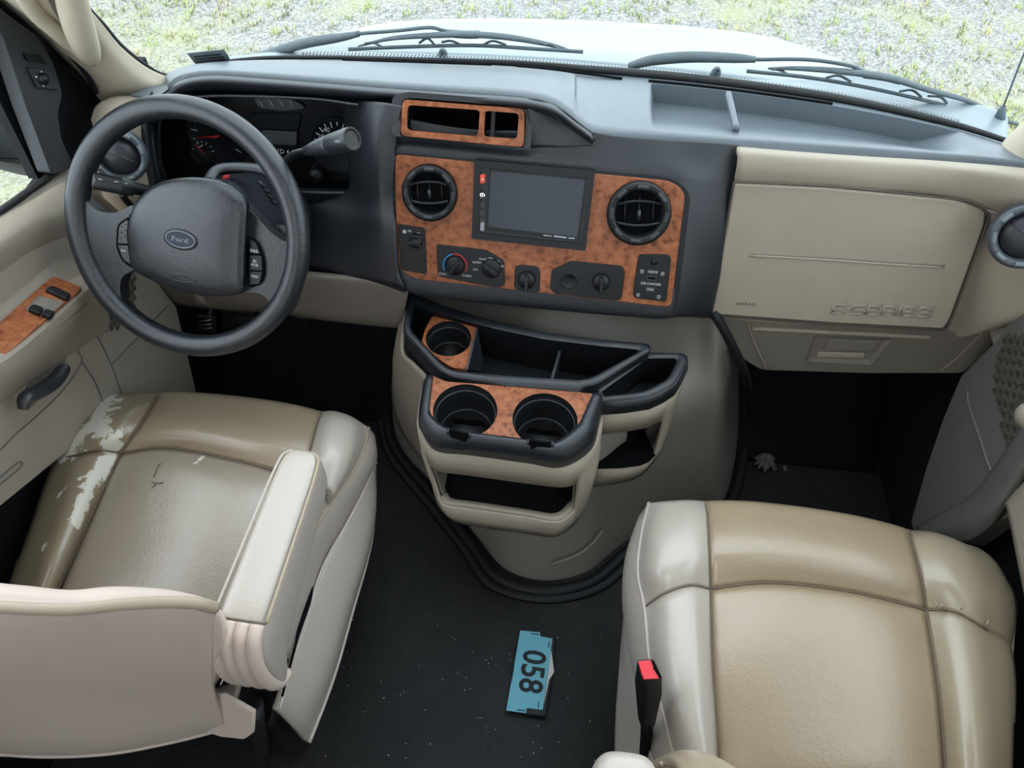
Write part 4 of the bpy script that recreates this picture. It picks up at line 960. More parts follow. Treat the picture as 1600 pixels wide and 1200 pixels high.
# side pocket tier
T2o = rr([(1010, 551), (1070, 552), (1075, 562), (1056, 600), (1012, 622), (936, 629), (930, 610)], [0, 6, 6, 14, 16, 2, 2]); T2i = rr([(1012, 560), (1056, 560), (1058, 565), (1044, 592), (1006, 612), (945, 619), (940, 612)], [0, 3, 3, 10, 12, 2, 2])
Z2 = .478
obj('side_tray', gridvf([zz(T2o, Z2-.003), [a.lerp(b, .4)+Vector((0, 0, .003)) for a, b in zip(zz(T2o, Z2), zz(T2i, Z2))], zz(T2i, Z2-.002)], True), 'charcoal', og)
fl = [p+Vector((0, 0, -.07)) for p in zz(T2i, Z2-.002)]
obj('side_tray_well', join(wallv(zz(T2i, Z2-.002), .07), (fl, [tuple(range(len(fl)))])), 'black_plastic', og, smooth=False)
tA = zz([(1073, 556), (1075, 563), (1065, 585), (1056, 600), (1035, 613), (1012, 622), (975, 627), (936, 630)], Z2-.003)
tB = zz([(1073, 570), (1075, 578), (1064, 602), (1054, 618), (1036, 630), (1014, 640), (975, 646), (936, 649)], Z2-.036)
tC = zz([(1066, 600), (1064, 610), (1052, 636), (1036, 658), (1028, 660), (1010, 669), (975, 675), (934, 679)], Z2-.085)
tD = zz([(1046, 660), (1042, 680), (1034, 700), (1024, 712), (1014, 722), (1000, 728), (970, 732), (926, 733)], Z2-.17)
tE = zz([(1036, 690), (1032, 705), (1022, 722), (1014, 732), (1004, 742), (990, 750), (960, 757), (924, 760)], Z2-.215)
obj('side_tray_wall', gridvf([tA, tB]), 'charcoal', og, solid=.003)
sb = obj('side_pocket', join(gridvf([tB, tC]), gridvf([tD, tE]), gridvf([tC[:4], tD[:4]])), 'beige', og, solid=.005, weld=True)
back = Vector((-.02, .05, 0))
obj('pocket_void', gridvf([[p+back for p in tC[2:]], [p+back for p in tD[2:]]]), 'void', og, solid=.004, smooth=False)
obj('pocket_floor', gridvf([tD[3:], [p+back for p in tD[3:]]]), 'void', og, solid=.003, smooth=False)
# front cup block
Tt = [(668, 588), (660, 635), (664, 655), (690, 676), (735, 683), (822, 694), (872, 701), (913, 674), (925, 650), (938, 617)]
Tm = [(664, 598), (657, 645), (660, 665), (684, 690), (735, 696), (822, 707), (876, 714), (919, 686), (931, 658), (940, 630)]
B1 = [(663, 606), (657, 658), (661, 673), (682, 702), (735, 709), (822, 721), (877, 728), (922, 701), (934, 660), (939, 640)]
B2 = [(668, 660), (663, 704), (672, 719), (687, 732), (735, 739), (822, 751), (877, 757), (899, 751), (926, 735), (934, 690)]
L0 = [(676, 735), (683, 766), (690, 779), (698, 787), (735, 792), (822, 805), (872, 812), (896, 794), (914, 775), (926, 740)]
L1 = [(688, 788), (698, 800), (706, 806), (716, 812), (750, 819), (822, 829), (865, 834), (888, 821), (906, 798), (920, 760)]
ZF = .490
tt, tm, b1, b2, l0, l1 = zz(Tt, ZF), zz(Tm, ZF-.016), zz(B1, ZF-.052), zz(B2, ZF-.104), zz(L0, ZF-.175), zz(L1, ZF-.245)
wd = rr([(677, 587), (696, 596), (800, 604), (927, 615), (909, 655), (897, 672), (866, 691), (822, 688), (735, 677), (700, 669), (682, 659), (671, 640)], [2, 4, 0, 3, 14, 8, 3, 2, 2, 3, 10, 8])
def blend(a, b, n=40): return smooth(a, n), smooth(b, n)
inn = zz([(677, 588), (671, 638), (674, 650), (697, 669), (735, 677), (822, 688), (866, 692), (903, 665), (912, 648), (927, 615)], ZF+.001)
obj('cup_block_rim', gridvf([smooth(r, 60) for r in (inn, [a.lerp(b, .55)+Vector((0, 0, .0015)) for a, b in zip(inn, tt)], tt, tm, b1)]), 'charcoal', og, solid=.003)
half = [p for p in wd if p[0] <= 790]; 
wl = [(677, 587), (696, 596), (790, 603.2), (788, 684), (735, 677), (700, 669), (684, 660), (674, 650), (671, 638)]
wr = [(790, 603.2), (927, 615), (912, 648), (903, 665), (884, 680), (866, 691), (822, 688), (788, 684)]
rl = (P(777, 641, z=ZF)-P(677, 641, z=ZF)).length/2; rr2 = (P(902, 655, z=ZF)-P(801, 655, z=ZF)).length/2
obj('wood_top', join(hole_plate(wl, 727, 641, rl, ZF+.002, zbot=.004), hole_plate(wr, 851.5, 656, rr2, ZF+.002, zbot=.004)), 'burl_wood', og, auto=40)
for cu, cv, r in ((727, 641, rl), (851.5, 656, rr2)):
    cup(cu, cv, r, ZF+.002, .085)
RP = plane3(P(735, 683, z=ZF), P(735, 709, z=ZF-.052)+Vector((0, -.012, 0)), P(822, 694, z=ZF)); RP = poff(RP, .003)
for lip, vd in (([(697, 674), (699, 690), (705, 702), (728, 705), (734, 692), (737, 681)], [(701, 672), (704, 686), (708, 693), (726, 696), (730, 688), (733, 679)]),
                ([(822, 691), (826, 709), (832, 718), (856, 722), (862, 708), (866, 695)], [(826, 689), (830, 704), (835, 711), (854, 714), (858, 705), (862, 693)])):
    obj('handle_notch', slab(on(RP, rr(lip, [2, 6, 5, 5, 6, 2])), RP[1], .008), 'charcoal', og, bevel=.0012)
    obj('notch_void', slab(on(RP, rr(vd, [2, 5, 4, 4, 5, 2]), .001), RP[1], .004), 'void', og, smooth=False)
s1, s2, s3, s4 = (smooth(r, 54) for r in (b1, b2, l0, l1))
cut0, cut1 = 12, 42     # the opening between the two posts
body = join(gridvf([s1, [p.lerp(q, .5) for p, q in zip(s1, s2)], s2]), gridvf([s3, [p.lerp(q, .55)+Vector((0, -.004, 0)) for p, q in zip(s3, s4)], s4]), gridvf([s2[:cut0+1], s3[:cut0+1]]), gridvf([s2[cut1:], s3[cut1:]]))
obj('front_bin', body, 'beige', og, solid=.006, weld=True)
inset = Vector((0, .018, .0)); c_ = sum(l0, Vector())/len(l0)
L0i = [c_+(p-c_)*.93+Vector((0, .012, -.004)) for p in s3[cut0-2:cut1+3]]
obj('bin_lip', gridvf([s3[cut0-2:cut1+3], L0i, [p+Vector((0, .004, -.03)) for p in L0i]]), 'beige', og, solid=.002)
bk = Vector((0, .085, 0)); cb2 = sum(b2, Vector())/len(b2)
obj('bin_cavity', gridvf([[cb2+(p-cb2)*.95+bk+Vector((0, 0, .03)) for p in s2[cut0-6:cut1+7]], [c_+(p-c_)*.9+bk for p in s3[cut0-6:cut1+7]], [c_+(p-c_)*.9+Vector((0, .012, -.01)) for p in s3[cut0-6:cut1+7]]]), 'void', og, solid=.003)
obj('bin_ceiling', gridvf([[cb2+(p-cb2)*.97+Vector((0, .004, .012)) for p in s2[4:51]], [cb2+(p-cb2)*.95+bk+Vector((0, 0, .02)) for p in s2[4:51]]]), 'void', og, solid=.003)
for q in ((s2[cut0-1]+Vector((.004, .006, 0)), s3[cut0-1]+Vector((.004, .006, 0))), (s2[cut1+1]+Vector((-.004, .006, 0)), s3[cut1+1]+Vector((-.004, .006, 0)))):
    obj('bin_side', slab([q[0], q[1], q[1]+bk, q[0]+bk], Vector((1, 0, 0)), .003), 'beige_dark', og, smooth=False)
# beige body that carries the trays down to the engine cover
LT = [(629, 540), (660, 580), (667, 600)]; LB_ = [(628, 690), (648, 728), (665, 742)]
ob = Z3([(636, 462, .50), (627, 545, .455), (646, 570, .455), (668, 598, .452), (664, 655, .45)]); oc = Z3([(618, 530, .42), (614, 572, .36), (632, 610, .34), (655, 640, .33), (664, 690, .34)]); od = Z3([(612, 600, .24), (618, 648, .18), (636, 690, .16), (662, 722, .18), (680, 745, .22)])
obj('side_apron', loft([ob, oc, od], 24, 16), 'beige', og, solid=.005)
# ================================================================== steering column and wheel
wc = P(291, 362, y=.74)
ti, ya = math.radians(35), math.radians(-5)
wn = Vector((math.sin(ya)*math.cos(ti), -math.cos(ya)*math.cos(ti), math.sin(ti)))
WPL = (wc, wn); wx, wy, _ = basis(wn)
def wpt(l, o=0): return on(WPL, l, o)
sc_ = thing('steering_column', 'charcoal steering column shroud with gear lever and indicator stalk', 'column', wc-wn*.2)
ax = -wn
def colring(k, r, sq=1.0): return [wc+ax*k+wx*(r*math.cos(a))+wy*(r*sq*math.sin(a)) for a in (2*pi*i/20 for i in range(20))]
obj('shroud', loft([colring(.045, .052), colring(.06, .066), colring(.10, .072), colring(.16, .078, .95), colring(.24, .085, .9)], 60, 24, closed=True), 'charcoal', sc_, solid=.003)
obj('shroud_hood', tube(Y3([(326, 282, .84), (338, 266, .86), (360, 261, .87), (400, 263, .87), (425, 272, .86), (442, 292, .84)]), .009, 10, 30, flat=.6), 'charcoal', sc_)
obj('ignition_lock', lathe(P(437, 362, y=.83), Vector((.7, -.6, .4)), [(0, .016), (.010, .015), (.013, .01), (.014, -.03)], 20), 'black_plastic', sc_)
obj('hazard_button', slab(Y3([(348, 274, .843), (357, 272, .843), (357, 279, .840), (347, 280, .840)]), Vector((0, -.6, .8)).normalized(), .004), 'print_red', sc_, bevel=.001)
for k in range(4): obj('shroud_fin', tube([P(404+k*6, 284+k*9, y=.835), P(414+k*6, 292+k*9, y=.83)], .003, 6), 'black_plastic', sc_)
gl = obj('gear_lever', tube(Y3([(428, 272, .86), (440, 258, .845), (458, 242, .83), (478, 236, .82), (492, 231, .815)]), .0052, 10, 24), 'black_plastic', sc_)
k0, k1 = P(478, 236, y=.820), P(549, 217, y=.790); kd = (k1-k0).normalized(); L_ = (k1-k0).length
obj('lever_grip', lathe(k0, kd, [(0, 0), (.006, .0), (.0095, L_*.2), (.0125, L_*.5), (.0125, L_*.52), (.0118, L_*.53), (.0118, L_*.55), (.013, L_*.56), (.0150, L_*.96), (.0145, L_*1.02)], 28), 'charcoal', gl)
obj('lever_button', lathe(k0, kd, [(.0145, L_*1.02), (.0115, L_*1.03), (.0110, L_*1.01), (.0095, L_*1.01), (0, L_*1.012)], 28), 'black_plastic', gl)
text('lever_mark', '◄■', P(532, 222, y=.79)+Vector((0, -.012, .009)), kd, Vector((0, -.5, .85)), .006, 'print_white', gl, .0003)
a, b = P(262, 304, y=.80), P(144, 282, y=.765)
stk = obj('indicator_stalk', lathe(a, (b-a), [(0, 0), (.0075, 0), (.0085, (b-a).length*.45), (.0115, (b-a).length*.47), (.0125, (b-a).length*.62), (.0125, (b-a).length*.63), (.0118, (b-a).length*.64), (.0120, (b-a).length*.97), (.0085, (b-a).length*1.0), (0, (b-a).length*1.0)], 24), 'black_plastic', sc_)
sd_ = (a-b).normalized(); sn = Vector((.05, -.75, .65)).normalized(); sy = sn.cross(sd_); sy = sy if sy.z > 0 else -sy
for f0, h0, f1, h1 in ((.90, .004, .90, -.002), (.86, .005, .80, .004), (.86, .005, .85, -.002), (.80, .004, .79, -.003), (.85, -.002, .79, -.003), (.66, .005, .60, .006), (.66, .001, .60, .002), (.66, -.003, .60, -.002), (.54, .005, .49, .006), (.54, .0, .50, .001)):
    d_ = sn*.0128; p = a.lerp(b, f0)+sy*h0+d_; q = a.lerp(b, f1)+sy*h1+d_
    obj('stalk_mark', tube([p, q], .0006, 5), 'print_white', stk)
obj('tilt_lever', tube(Y3([(206, 322, .82), (196, 312, .80), (192, 304, .79)]), .005, 8, 8), 'black_plastic', sc_)

sw = thing('steering_wheel', 'dark grey two spoke steering wheel with oval emblem and thumb buttons', 'steering wheel', wc)
RM, rm = .1645, .0158
R_ = []
for i in range(96):
    a = 2*pi*i/96; d = wx*math.cos(a)+wy*math.sin(a)
    R_.append([wc+d*(RM+rm*math.cos(t))+wn*(rm*1.08*math.sin(t)) for t in (2*pi*k/18 for k in range(18))])
obj('rim', gridvf(R_+[R_[0]], True), 'charcoal_wheel', sw)
def spoke(px, nm='spoke'):
    top = wpt(px, .004); c = sum(top, Vector())/len(top)
    return obj(nm, slab(top, wn, .022), 'charcoal_wheel', sw, bevel=.009, seg=4)
spoke(rr([(116, 300), (136, 316), (152, 330), (178, 334), (210, 318), (225, 400), (208, 424), (192, 430), (186, 446), (190, 472), (172, 478), (150, 455), (128, 400), (114, 340)], [6, 8, 10, 12, 8, 10, 8, 10, 12, 8, 8, 8, 8, 8]))
spoke(rr([(376, 316), (400, 338), (424, 364), (446, 380), (468, 372), (474, 420), (456, 480), (440, 500), (428, 494), (424, 476), (408, 458), (376, 458)], [6, 8, 8, 10, 8, 8, 8, 8, 8, 12, 12, 8]))
hub = [(199, 362), (203, 336), (216, 310), (248, 286), (292, 277), (340, 281), (370, 296), (388, 316), (388, 345), (385, 400), (383, 446), (376, 459), (330, 463), (272, 453), (232, 436), (206, 418), (201, 390)]
hs = smooth([Vector((u, v, 0)) for u, v in hub], 64, True); hc = Vector((292, 372, 0))
def hring(f, o): return wpt([(hc.x+(p.x-hc.x)*f, hc.y+(p.y-hc.y)*f) for p in hs], o)
V, Fc = gridvf([hring(1.0, -.03), hring(1.0, .008), hring(.985, .016), hring(.94, .021), hring(.8, .0255), hring(.5, .029), hring(.2, .030), hring(.01, .030)], True)
ab = obj('airbag_cover', (V, Fc), 'charcoal_wheel', sw)
obj('cover_seam', tube(wpt([(388, 318), (385, 345), (384, 370), (382, 446)], .0165), .0016, 6, 16), 'void', ab)
obj('cover_seam', tube(wpt([(204, 335), (200, 362), (202, 390), (206, 418)], .0125), .0014, 6, 16), 'void', ab)
# oval emblem
ec_ = wpt([(283, 374)], .029)[0]; ex = (wpt([(310, 379)], .029)[0]-ec_).normalized(); ey = wn.cross(ex)
def oval(rx, ry, h): return [ec_+ex*(rx*math.cos(2*pi*i/48))+ey*(ry*math.sin(2*pi*i/48))+wn*h for i in range(48)]
obj('emblem_recess', gridvf([oval(.0255, .0148, .0005), oval(.0248, .0140, .0018), oval(.021, .011, .0012)], True), 'black_plastic', ab)
V, Fc = gridvf([oval(.0222, .0120, .001), oval(.0216, .0115, .0032), oval(.0202, .0103, .0030), oval(.0198, .0100, .0022)], True)
em = obj('emblem_ring', (V, Fc), 'emblem_silver', ab)
obj('emblem', (oval(.0200, .0102, .0026), [tuple(range(48))]), 'emblem_blue', ab)
text('emblem_script', 'Ford', ec_+wn*.0029, ex, ey+ex*.28, .0095, 'emblem_silver', ab, .0004, fit=.023)
obj('airbag_mark', tube(wpt([(268, 428), (286, 429), (304, 433), (305, 440), (300, 441), (274, 438), (268, 434)], .0265), .0008, 6, 30, closed=True), 'charcoal', ab)
text('airbag_lettering', 'AIRBAG', wpt([(287, 435)], .0272)[0], ex, ey, .0055, 'charcoal', ab, .0008, fit=.022)
# thumb buttons
def pad(px, r, m, o, nm, par): return obj(nm, slab(wpt(rr(px, r), o), wn, .010), m, par, bevel=.0012)
bl = pad([(183, 350), (200, 339), (203, 376), (206, 419), (190, 408), (181, 386)], [8, 2, 2, 2, 8, 8], 'void', .009, 'button_bezel', sw)
pad([(186, 352), (199, 343), (202, 381), (184, 380)], [6, 2, 2, 2], 'charcoal_wheel', .0115, 'thumb_button', bl); pad([(184, 383), (202, 384), (205, 414), (192, 405)], [2, 2, 2, 6], 'charcoal_wheel', .0115, 'thumb_button', bl)
for i in range(3):
    for j in range(2): obj('dimple', lathe(wpt([(190+j*7-i*.4, 354+i*9-j*3)], .0117)[0], wn, [(0, .0003), (.0009, .0002), (.0009, -.001)], 8), 'void', bl)
text('button_lettering', 'OFF', wpt([(193, 392)], .0117)[0], ex, ey, .004, 'print_white', bl, .0003)
br = pad([(386, 369), (401, 377), (411, 400), (413, 430), (406, 447), (387, 449)], [3, 8, 10, 10, 10, 4], 'void', .008, 'button_bezel', sw)
for pts, s, c in (([(389, 373), (399, 379), (407, 397), (389, 396)], 'RES', (397, 392)), ([(389, 398), (408, 400), (410, 423), (389, 422)], 'SET\nACCEL', (398, 411)), ([(389, 424), (410, 425), (405, 444), (389, 445)], 'COAST', (398, 432))):
    pad(pts, 2.5, 'black_plastic', .0105, 'thumb_button', br)
    text('button_lettering', s, wpt([c], .0108)[0], ex, ey, .0052, 'print_white', br, .0003, fit=.011)

# ================================================================== pedals
pd = thing('brake_pedal', 'dark brake pedal with ribbed pad under the dash', 'pedal', P(372, 500, y=1.03))
c = P(372, 496, y=1.0); xx = Vector((1, 0, 0)); yy = Vector((0, .5, .85)).normalized(); nn = xx.cross(yy)
def prect(c, w, h): return [c+xx*a*w+yy*b*h for a, b in ((-1, -1), (1, -1), (1, 1), (-1, 1))]
obj('pedal_pad', slab(rpoly(prect(c, .035, .026), .006), nn, .012), 'rubber', pd, bevel=.002)
for k in (-1, 0, 1): obj('pad_rib', tube([c+xx*-.028+yy*k*.013+nn*.001, c+xx*.028+yy*k*.013+nn*.001], .002, 6), 'black_plastic', pd)
obj('pedal_arm', tube([c-nn*.012, c-nn*.05+yy*.06, c-nn*.08+yy*.2], .008, 8, 10), 'black_plastic', pd)
pk_ = thing('parking_brake_pedal', 'small foot parking brake pedal with bright ridges near the kick panel', 'pedal', P(322, 508, y=1.0))
c = P(322, 507, y=.98)
obj('pedal_pad', slab(rpoly(prect(c, .020, .018), .005), nn, .010), 'rubber', pk_, bevel=.002)
for k in (-1, 0, 1): obj('pad_rib', tube([c+xx*-.013+yy*(k*.009-.003)+nn*.001, c+xx*.013+yy*(k*.009+.003)+nn*.001], .0013, 6), 'steel_grey', pk_)
obj('pedal_arm', tube([c-nn*.01, c-nn*.05+yy*.06, c-nn*.09+yy*.2], .007, 8, 10), 'black_plastic', pk_)
ob_ = thing('diagnostic_port', 'small grey connector hanging below the knee panel', 'connector', P(468, 500, y=.93))
obj('port_body', slab(Y3([(456, 495, .925), (480, 498, .925), (480, 505, .925), (458, 502, .925)]), Vector((0, -1, 0)), .02), 'charcoal', ob_, bevel=.001)
obj('port_slot', slab(Y3([(460, 497.5, .924), (477, 500, .924), (477, 503, .924), (461, 500.5, .924)]), Vector((0, -1, 0)), .003), 'void', ob_, smooth=False)
# ================================================================== seats
def zp(l): return [P(u, v, z=z) for u, v, z in l]
def panel(name, rows, m, parent, puff=.006, nu=24, nv=24, pw=5, solid=.02):
    return obj(name, loft([zp(r) if len(r[0]) == 3 and not isinstance(r[0], Vector) else r for r in rows], nu, nv, puff=puff, pw=pw, orient='up' if name.startswith(('bolster', 'cushion')) else None), m, parent, solid=solid)
def piping(pts, parent, r=.0032, m='leather_piping', nm='piping', n=40): return obj(nm, tube(zp(pts) if not isinstance(pts[0], Vector) else pts, r, 8, n), m, parent)
def seam(pts, parent, r=.0011, n=40): return obj('seam', tube([p+Vector((0, 0, .0008)) for p in zp(pts)], r, 6, n), 'seam', parent)

ds = thing('driver_seat', 'beige leather driver seat with flaked left bolster and raised armrest', 'seat', (-.50, .45, 0))
w = []
def wseg(a, b, r): w.append((P(*a[:2], z=a[2]), P(*b[:2], z=b[2]), r))
wseg((170, 622, .41), (152, 662, .455), .017); wseg((150, 652, .455), (106, 704, .44), .021); wseg((150, 655, .46), (178, 700, .455), .015); wseg((110, 702, .44), (180, 704, .445), .009)
wseg((188, 626, .43), (187, 680, .46), .0065); wseg((172, 640, .45), (190, 640, .45), .005)
wseg((175, 712, .44), (140, 760, .455), .011); wseg((140, 760, .455), (120, 815, .453), .010); wseg((120, 815, .45), (72, 856, .445), .006); wseg((150, 735, .455), (96, 773, .447), .0055)
wseg((62, 790, .42), (52, 812, .40), .004); wseg((102, 860, .44), (84, 890, .44), .002)
leather_tan('leather_worn', (.265, .208, .140), w, .25)
w2 = [(P(318, 716, z=.437), P(308, 728, z=.437), .005), (P(308, 722, z=.437), P(330, 714, z=.437), .0022)]
leather_tan('leather_seat_center', (.30, .245, .185), w2, .35, .7)
F0 = [(250, 614, .395), (330, 618, .40), (420, 628, .40), (503, 643, .395)]
F1 = [(240, 628, .432), (326, 636, .436), (412, 647, .436), (497, 660, .43)]
F2 = [(214, 670, .452), (315, 676, .455), (402, 690, .455), (485, 705, .447)]
SM = [(188, 708, .432), (262, 700, .436), (372, 720, .437), (470, 748, .432)]
cu = panel('cushion_front', [[(252, 640, .30), (330, 645, .30), (420, 655, .30), (505, 668, .30)], F0, F1, F2, SM], 'leather_tan', ds, .004)
cc_ = panel('cushion_center', [SM, [(150, 790, .428), (238, 792, .432), (330, 806, .432), (430, 830, .425)], [(95, 915, .412), (180, 918, .42), (285, 928, .42), (392, 950, .41)], [(55, 1010, .40), (140, 1015, .41), (240, 1022, .41), (350, 1040, .40)]], 'leather_seat_center', ds, .012, pw=6)
LBf = [[p+Vector((.01, 0, -.14)) for p in zp([(178, 617, .372), (143, 636, .38), (108, 672, .39), (86, 718, .40)])], [(178, 617, .372), (143, 636, .38), (108, 672, .39), (86, 718, .40)], [(186, 616, .405), (162, 638, .432), (132, 676, .442), (112, 713, .440)], [(216, 614, .412), (197, 645, .455), (170, 680, .465), (150, 704, .452)], [F0[0], F1[0], F2[0], SM[0]]]
bf = panel('bolster_front', LBf, 'leather_worn', ds, .004)
LBr = [[p+Vector((.01, 0, -.14)) for p in zp([(86, 718, .40), (60, 800, .40), (35, 870, .392), (15, 925, .385), (-30, 1020, .37)])], [(86, 718, .40), (60, 800, .40), (35, 870, .392), (15, 925, .385), (-30, 1020, .37)], [(112, 713, .440), (90, 790, .445), (65, 870, .44), (45, 930, .43), (0, 1020, .42)], [(150, 704, .452), (125, 785, .455), (92, 870, .45), (70, 925, .44), (28, 1015, .42)], [SM[0], (150, 790, .428), (115, 870, .418), (92, 920, .412), (55, 1010, .40)]]
br_ = panel('bolster_side', LBr, 'leather_worn', ds, .004)
RBf = [[F0[3], F1[3], F2[3], SM[3]], [(522, 642, .408), (520, 662, .447), (510, 705, .467), (495, 756, .455)], [(548, 650, .403), (550, 670, .43), (542, 712, .447), (520, 770, .44)], [(576, 668, .38), (568, 702, .39), (546, 746, .40), (514, 790, .41)]]
bs = panel('bolster_front', RBf, 'leather_cream', ds, .004); 
RBr = [[SM[3], (430, 830, .425), (392, 950, .41), (350, 1040, .40)], [(495, 756, .455), (460, 840, .455), (420, 950, .44), (380, 1040, .43)], [(514, 790, .41), (482, 850, .41), (450, 940, .40), (410, 1040, .39)]]
panel('bolster_side', RBr, 'leather_cream', ds, .004)
S1 = [(576, 668, .38), (568, 702, .39), (546, 746, .40), (514, 790, .41), (482, 850, .41), (452, 930, .405), (424, 1020, .39)]
S2 = [(587, 692, .33), (588, 724, .33), (566, 766, .33), (532, 828, .33), (500, 888, .33), (478, 960, .33), (455, 1030, .33)]
panel('side_panel', [S1, [((a[0]+b[0])/2+4, (a[1]+b[1])/2, (a[2]+b[2])/2) for a, b in zip(S1, S2)], S2], 'leather_cream', ds, .003)
K0 = [(588, 722, .33), (568, 768, .335), (540, 822, .34), (505, 885, .34), (480, 960, .34), (462, 1020, .34), (437, 1108, .34)]
K1 = [(588, 745, .29), (584, 800, .28), (566, 870, .27), (540, 940, .27), (518, 1010, .27), (497, 1070, .27), (462, 1138, .27)]
K2 = [(586, 770, .24), (582, 830, .21), (572, 880, .20), (552, 950, .20), (530, 1030, .20), (510, 1090, .20), (483, 1160, .20)]
sk = panel('seat_skirt', [K0, K1, K2], 'leather_cream', ds, .003, solid=.012)
piping(K2, sk, .0035, 'leather_cream', 'hem'); piping(K0, sk, .0025, 'leather_cream', 'hem')
piping(S1, bs, .0028); piping([(178, 617, .374), (143, 636, .382), (108, 672, .392), (86, 718, .402)], bf, .0028); piping(LBr[1], br_, .0036)
seam([F0[0], F1[0], F2[0], SM[0]], bf, .0016); seam(SM, cc_, .0015); seam([SM[0], (150, 790, .428), (115, 870, .418), (92, 920, .412)], br_, .0016)
seam([(86, 718, .403), (112, 713, .4405), (150, 704, .4525), SM[0]], bf, .0013); seam([F0[3], F1[3], F2[3], SM[3]], bs, .0013)
obj('skirt_gap', tube(zp([(487, 906, .345), (481, 935, .348), (470, 975, .35), (456, 1030, .35), (441, 1088, .35)]), lambda s: .002+.0055*math.sin(3.14*min(1, s*1.6))*(1-s*.6), 8, 30), 'void', ds)
for l in ([(240, 745), (243, 738), (246, 730), (251, 724)], [(237, 753), (246, 755), (255, 754)], [(243, 757), (238, 762)]):
    obj('leather_crack', tube([P(u, v, z=.4475) for u, v in l], .0007, 5, 8), 'groove', cc_)
# armrest: swept rounded section, pleated rear end
a0, a1 = P(474, 700, z=.63), P(372, 972, z=.635)
ad = (a1-a0); al = ad.length; ad.normalize(); asd = Vector((ad.y, -ad.x, 0)).normalized()
if asd.x < 0: asd = -asd
def asec(k, w, zt, zb, ro=.5):
    c = a0+ad*k; out = []
    for i in range(28):
        t = 2*pi*i/28; cx, sz = math.cos(t), math.sin(t)
        x = math.copysign(abs(cx)**.42, cx)*w; z = math.copysign(abs(sz)**.42, sz)
        out.append(Vector((c.x, c.y, (zt+zb)/2+z*(zt-zb)/2))+asd*x)
    return out
secs = [asec(-.006, .004, .605, .575), asec(0.0, .018, .624, .560), asec(.012, .0255, .631, .552), asec(.04, .0285, .634, .548), asec(al*.35, .0300, .634, .542), asec(al*.7, .0315, .635, .530), asec(al-.012, .0325, .635, .515), asec(al+.012, .0325, .628, .480), asec(al+.028, .030, .605, .470), asec(al+.032, .022, .57, .50)]
am = obj('armrest', loft(secs, 56, 60, closed=True), 'leather_cream', ds)
edge = lambda s, z: [a0+ad*k+asd*(w_*s)+Vector((0, 0, z-a0.z)) for k, w_ in ((.004, .014), (.014, .0245), (.04, .0275), (al*.35, .029), (al*.7, .0305), (al-.004, .0315))]
piping(edge(1, .628), am, .0022, 'leather_piping'); piping(edge(-1, .628), am, .0018, 'leather_cream')
for k in range(4):
    s = -.75+k*.5; bx_ = a1+asd*(s*.031)
    obj('pleat', tube([bx_+ad*0+Vector((0, 0, .636-bx_.z)), bx_+ad*.018+Vector((0, 0, .628-bx_.z)), bx_+ad*.033+Vector((0, 0, .59-bx_.z)), bx_+ad*.036+Vector((0, 0, .54-bx_.z)), bx_+ad*.026+Vector((0, 0, .495-bx_.z)), bx_+ad*.008+Vector((0, 0, .475-bx_.z))], .0085, 10, 24), 'leather_back', am)
seam_p = [a1+asd*s*.032+ad*-.002+Vector((0, 0, .6365-a1.z)) for s in (-1, 0, 1)]
obj('seam', tube(seam_p, .0013, 6, 8), 'seam', am)
obj('torn_seam', slab([a1+asd*(-.0235+i)+ad*(.036)+Vector((0, 0, z-a1.z)) for i, z in ((-.003, .565), (.004, .570), (.003, .545), (-.001, .540))], ad, .003), 'void', am, smooth=False)
obj('loose_thread', tube([a1+asd*-.025+ad*.045+Vector((0, 0, .552-a1.z)), a1+asd*-.032+ad*.047+Vector((0, 0, .535-a1.z))], .0009, 5), 'paper_white', am)
# backrest seen from behind
FT = [(-230, 925, .68), (-100, 908, .68), (0, 918, .68), (60, 924, .68), (125, 931, .68), (190, 926, .68), (262, 930, .675), (312, 940, .665), (342, 950, .65)]
BP = [(-230, 950, .775), (-100, 946, .785), (0, 950, .785), (60, 953, .785), (125, 953, .785), (190, 946, .785), (262, 942, .78), (312, 944, .77), (337, 951, .75)]
BM = [(-240, 1000, .70), (-110, 1005, .70), (0, 1010, .70), (60, 1010, .70), (125, 1008, .70), (190, 1004, .70), (262, 1000, .70), (312, 998, .69), (332, 996, .68)]
BN = [(-200, 1090, .52), (-110, 1095, .52), (0, 1100, .52), (60, 1100, .52), (125, 1098, .52), (190, 1094, .52), (262, 1086, .52), (308, 1080, .52), (334, 1074, .52)]
BB = [(-95, 1180, .34), (-50, 1180, .34), (0, 1178, .34), (60, 1181, .34), (125, 1180, .34), (190, 1174, .34), (262, 1160, .345), (312, 1148, .35), (356, 1136, .36)]
FTl = [p+Vector((0, .015, -.30)) for p in zp(FT)]
TM = [((a[0]+b[0])/2, (a[1]+b[1])/2-4, (a[2]+b[2])/2+.02) for a, b in zip(FT, BP)]
bk_ = obj('backrest', loft([FTl, zp(FT), zp(TM), zp(BP), zp(BM), zp(BN), zp(BB), [p+Vector((0, .06, -.005)) for p in zp(BB)]], 60, 60), 'leather_back', ds, solid=.01)
piping([p+Vector((0, 0, .002)) for p in zp(BP)], bk_, .0062, 'leather_piping'); piping(BB, bk_, .0035, 'leather_back', 'hem')
side = [[zp(r)[-1] for r in (FT, BP, BM, BN, BB)]]
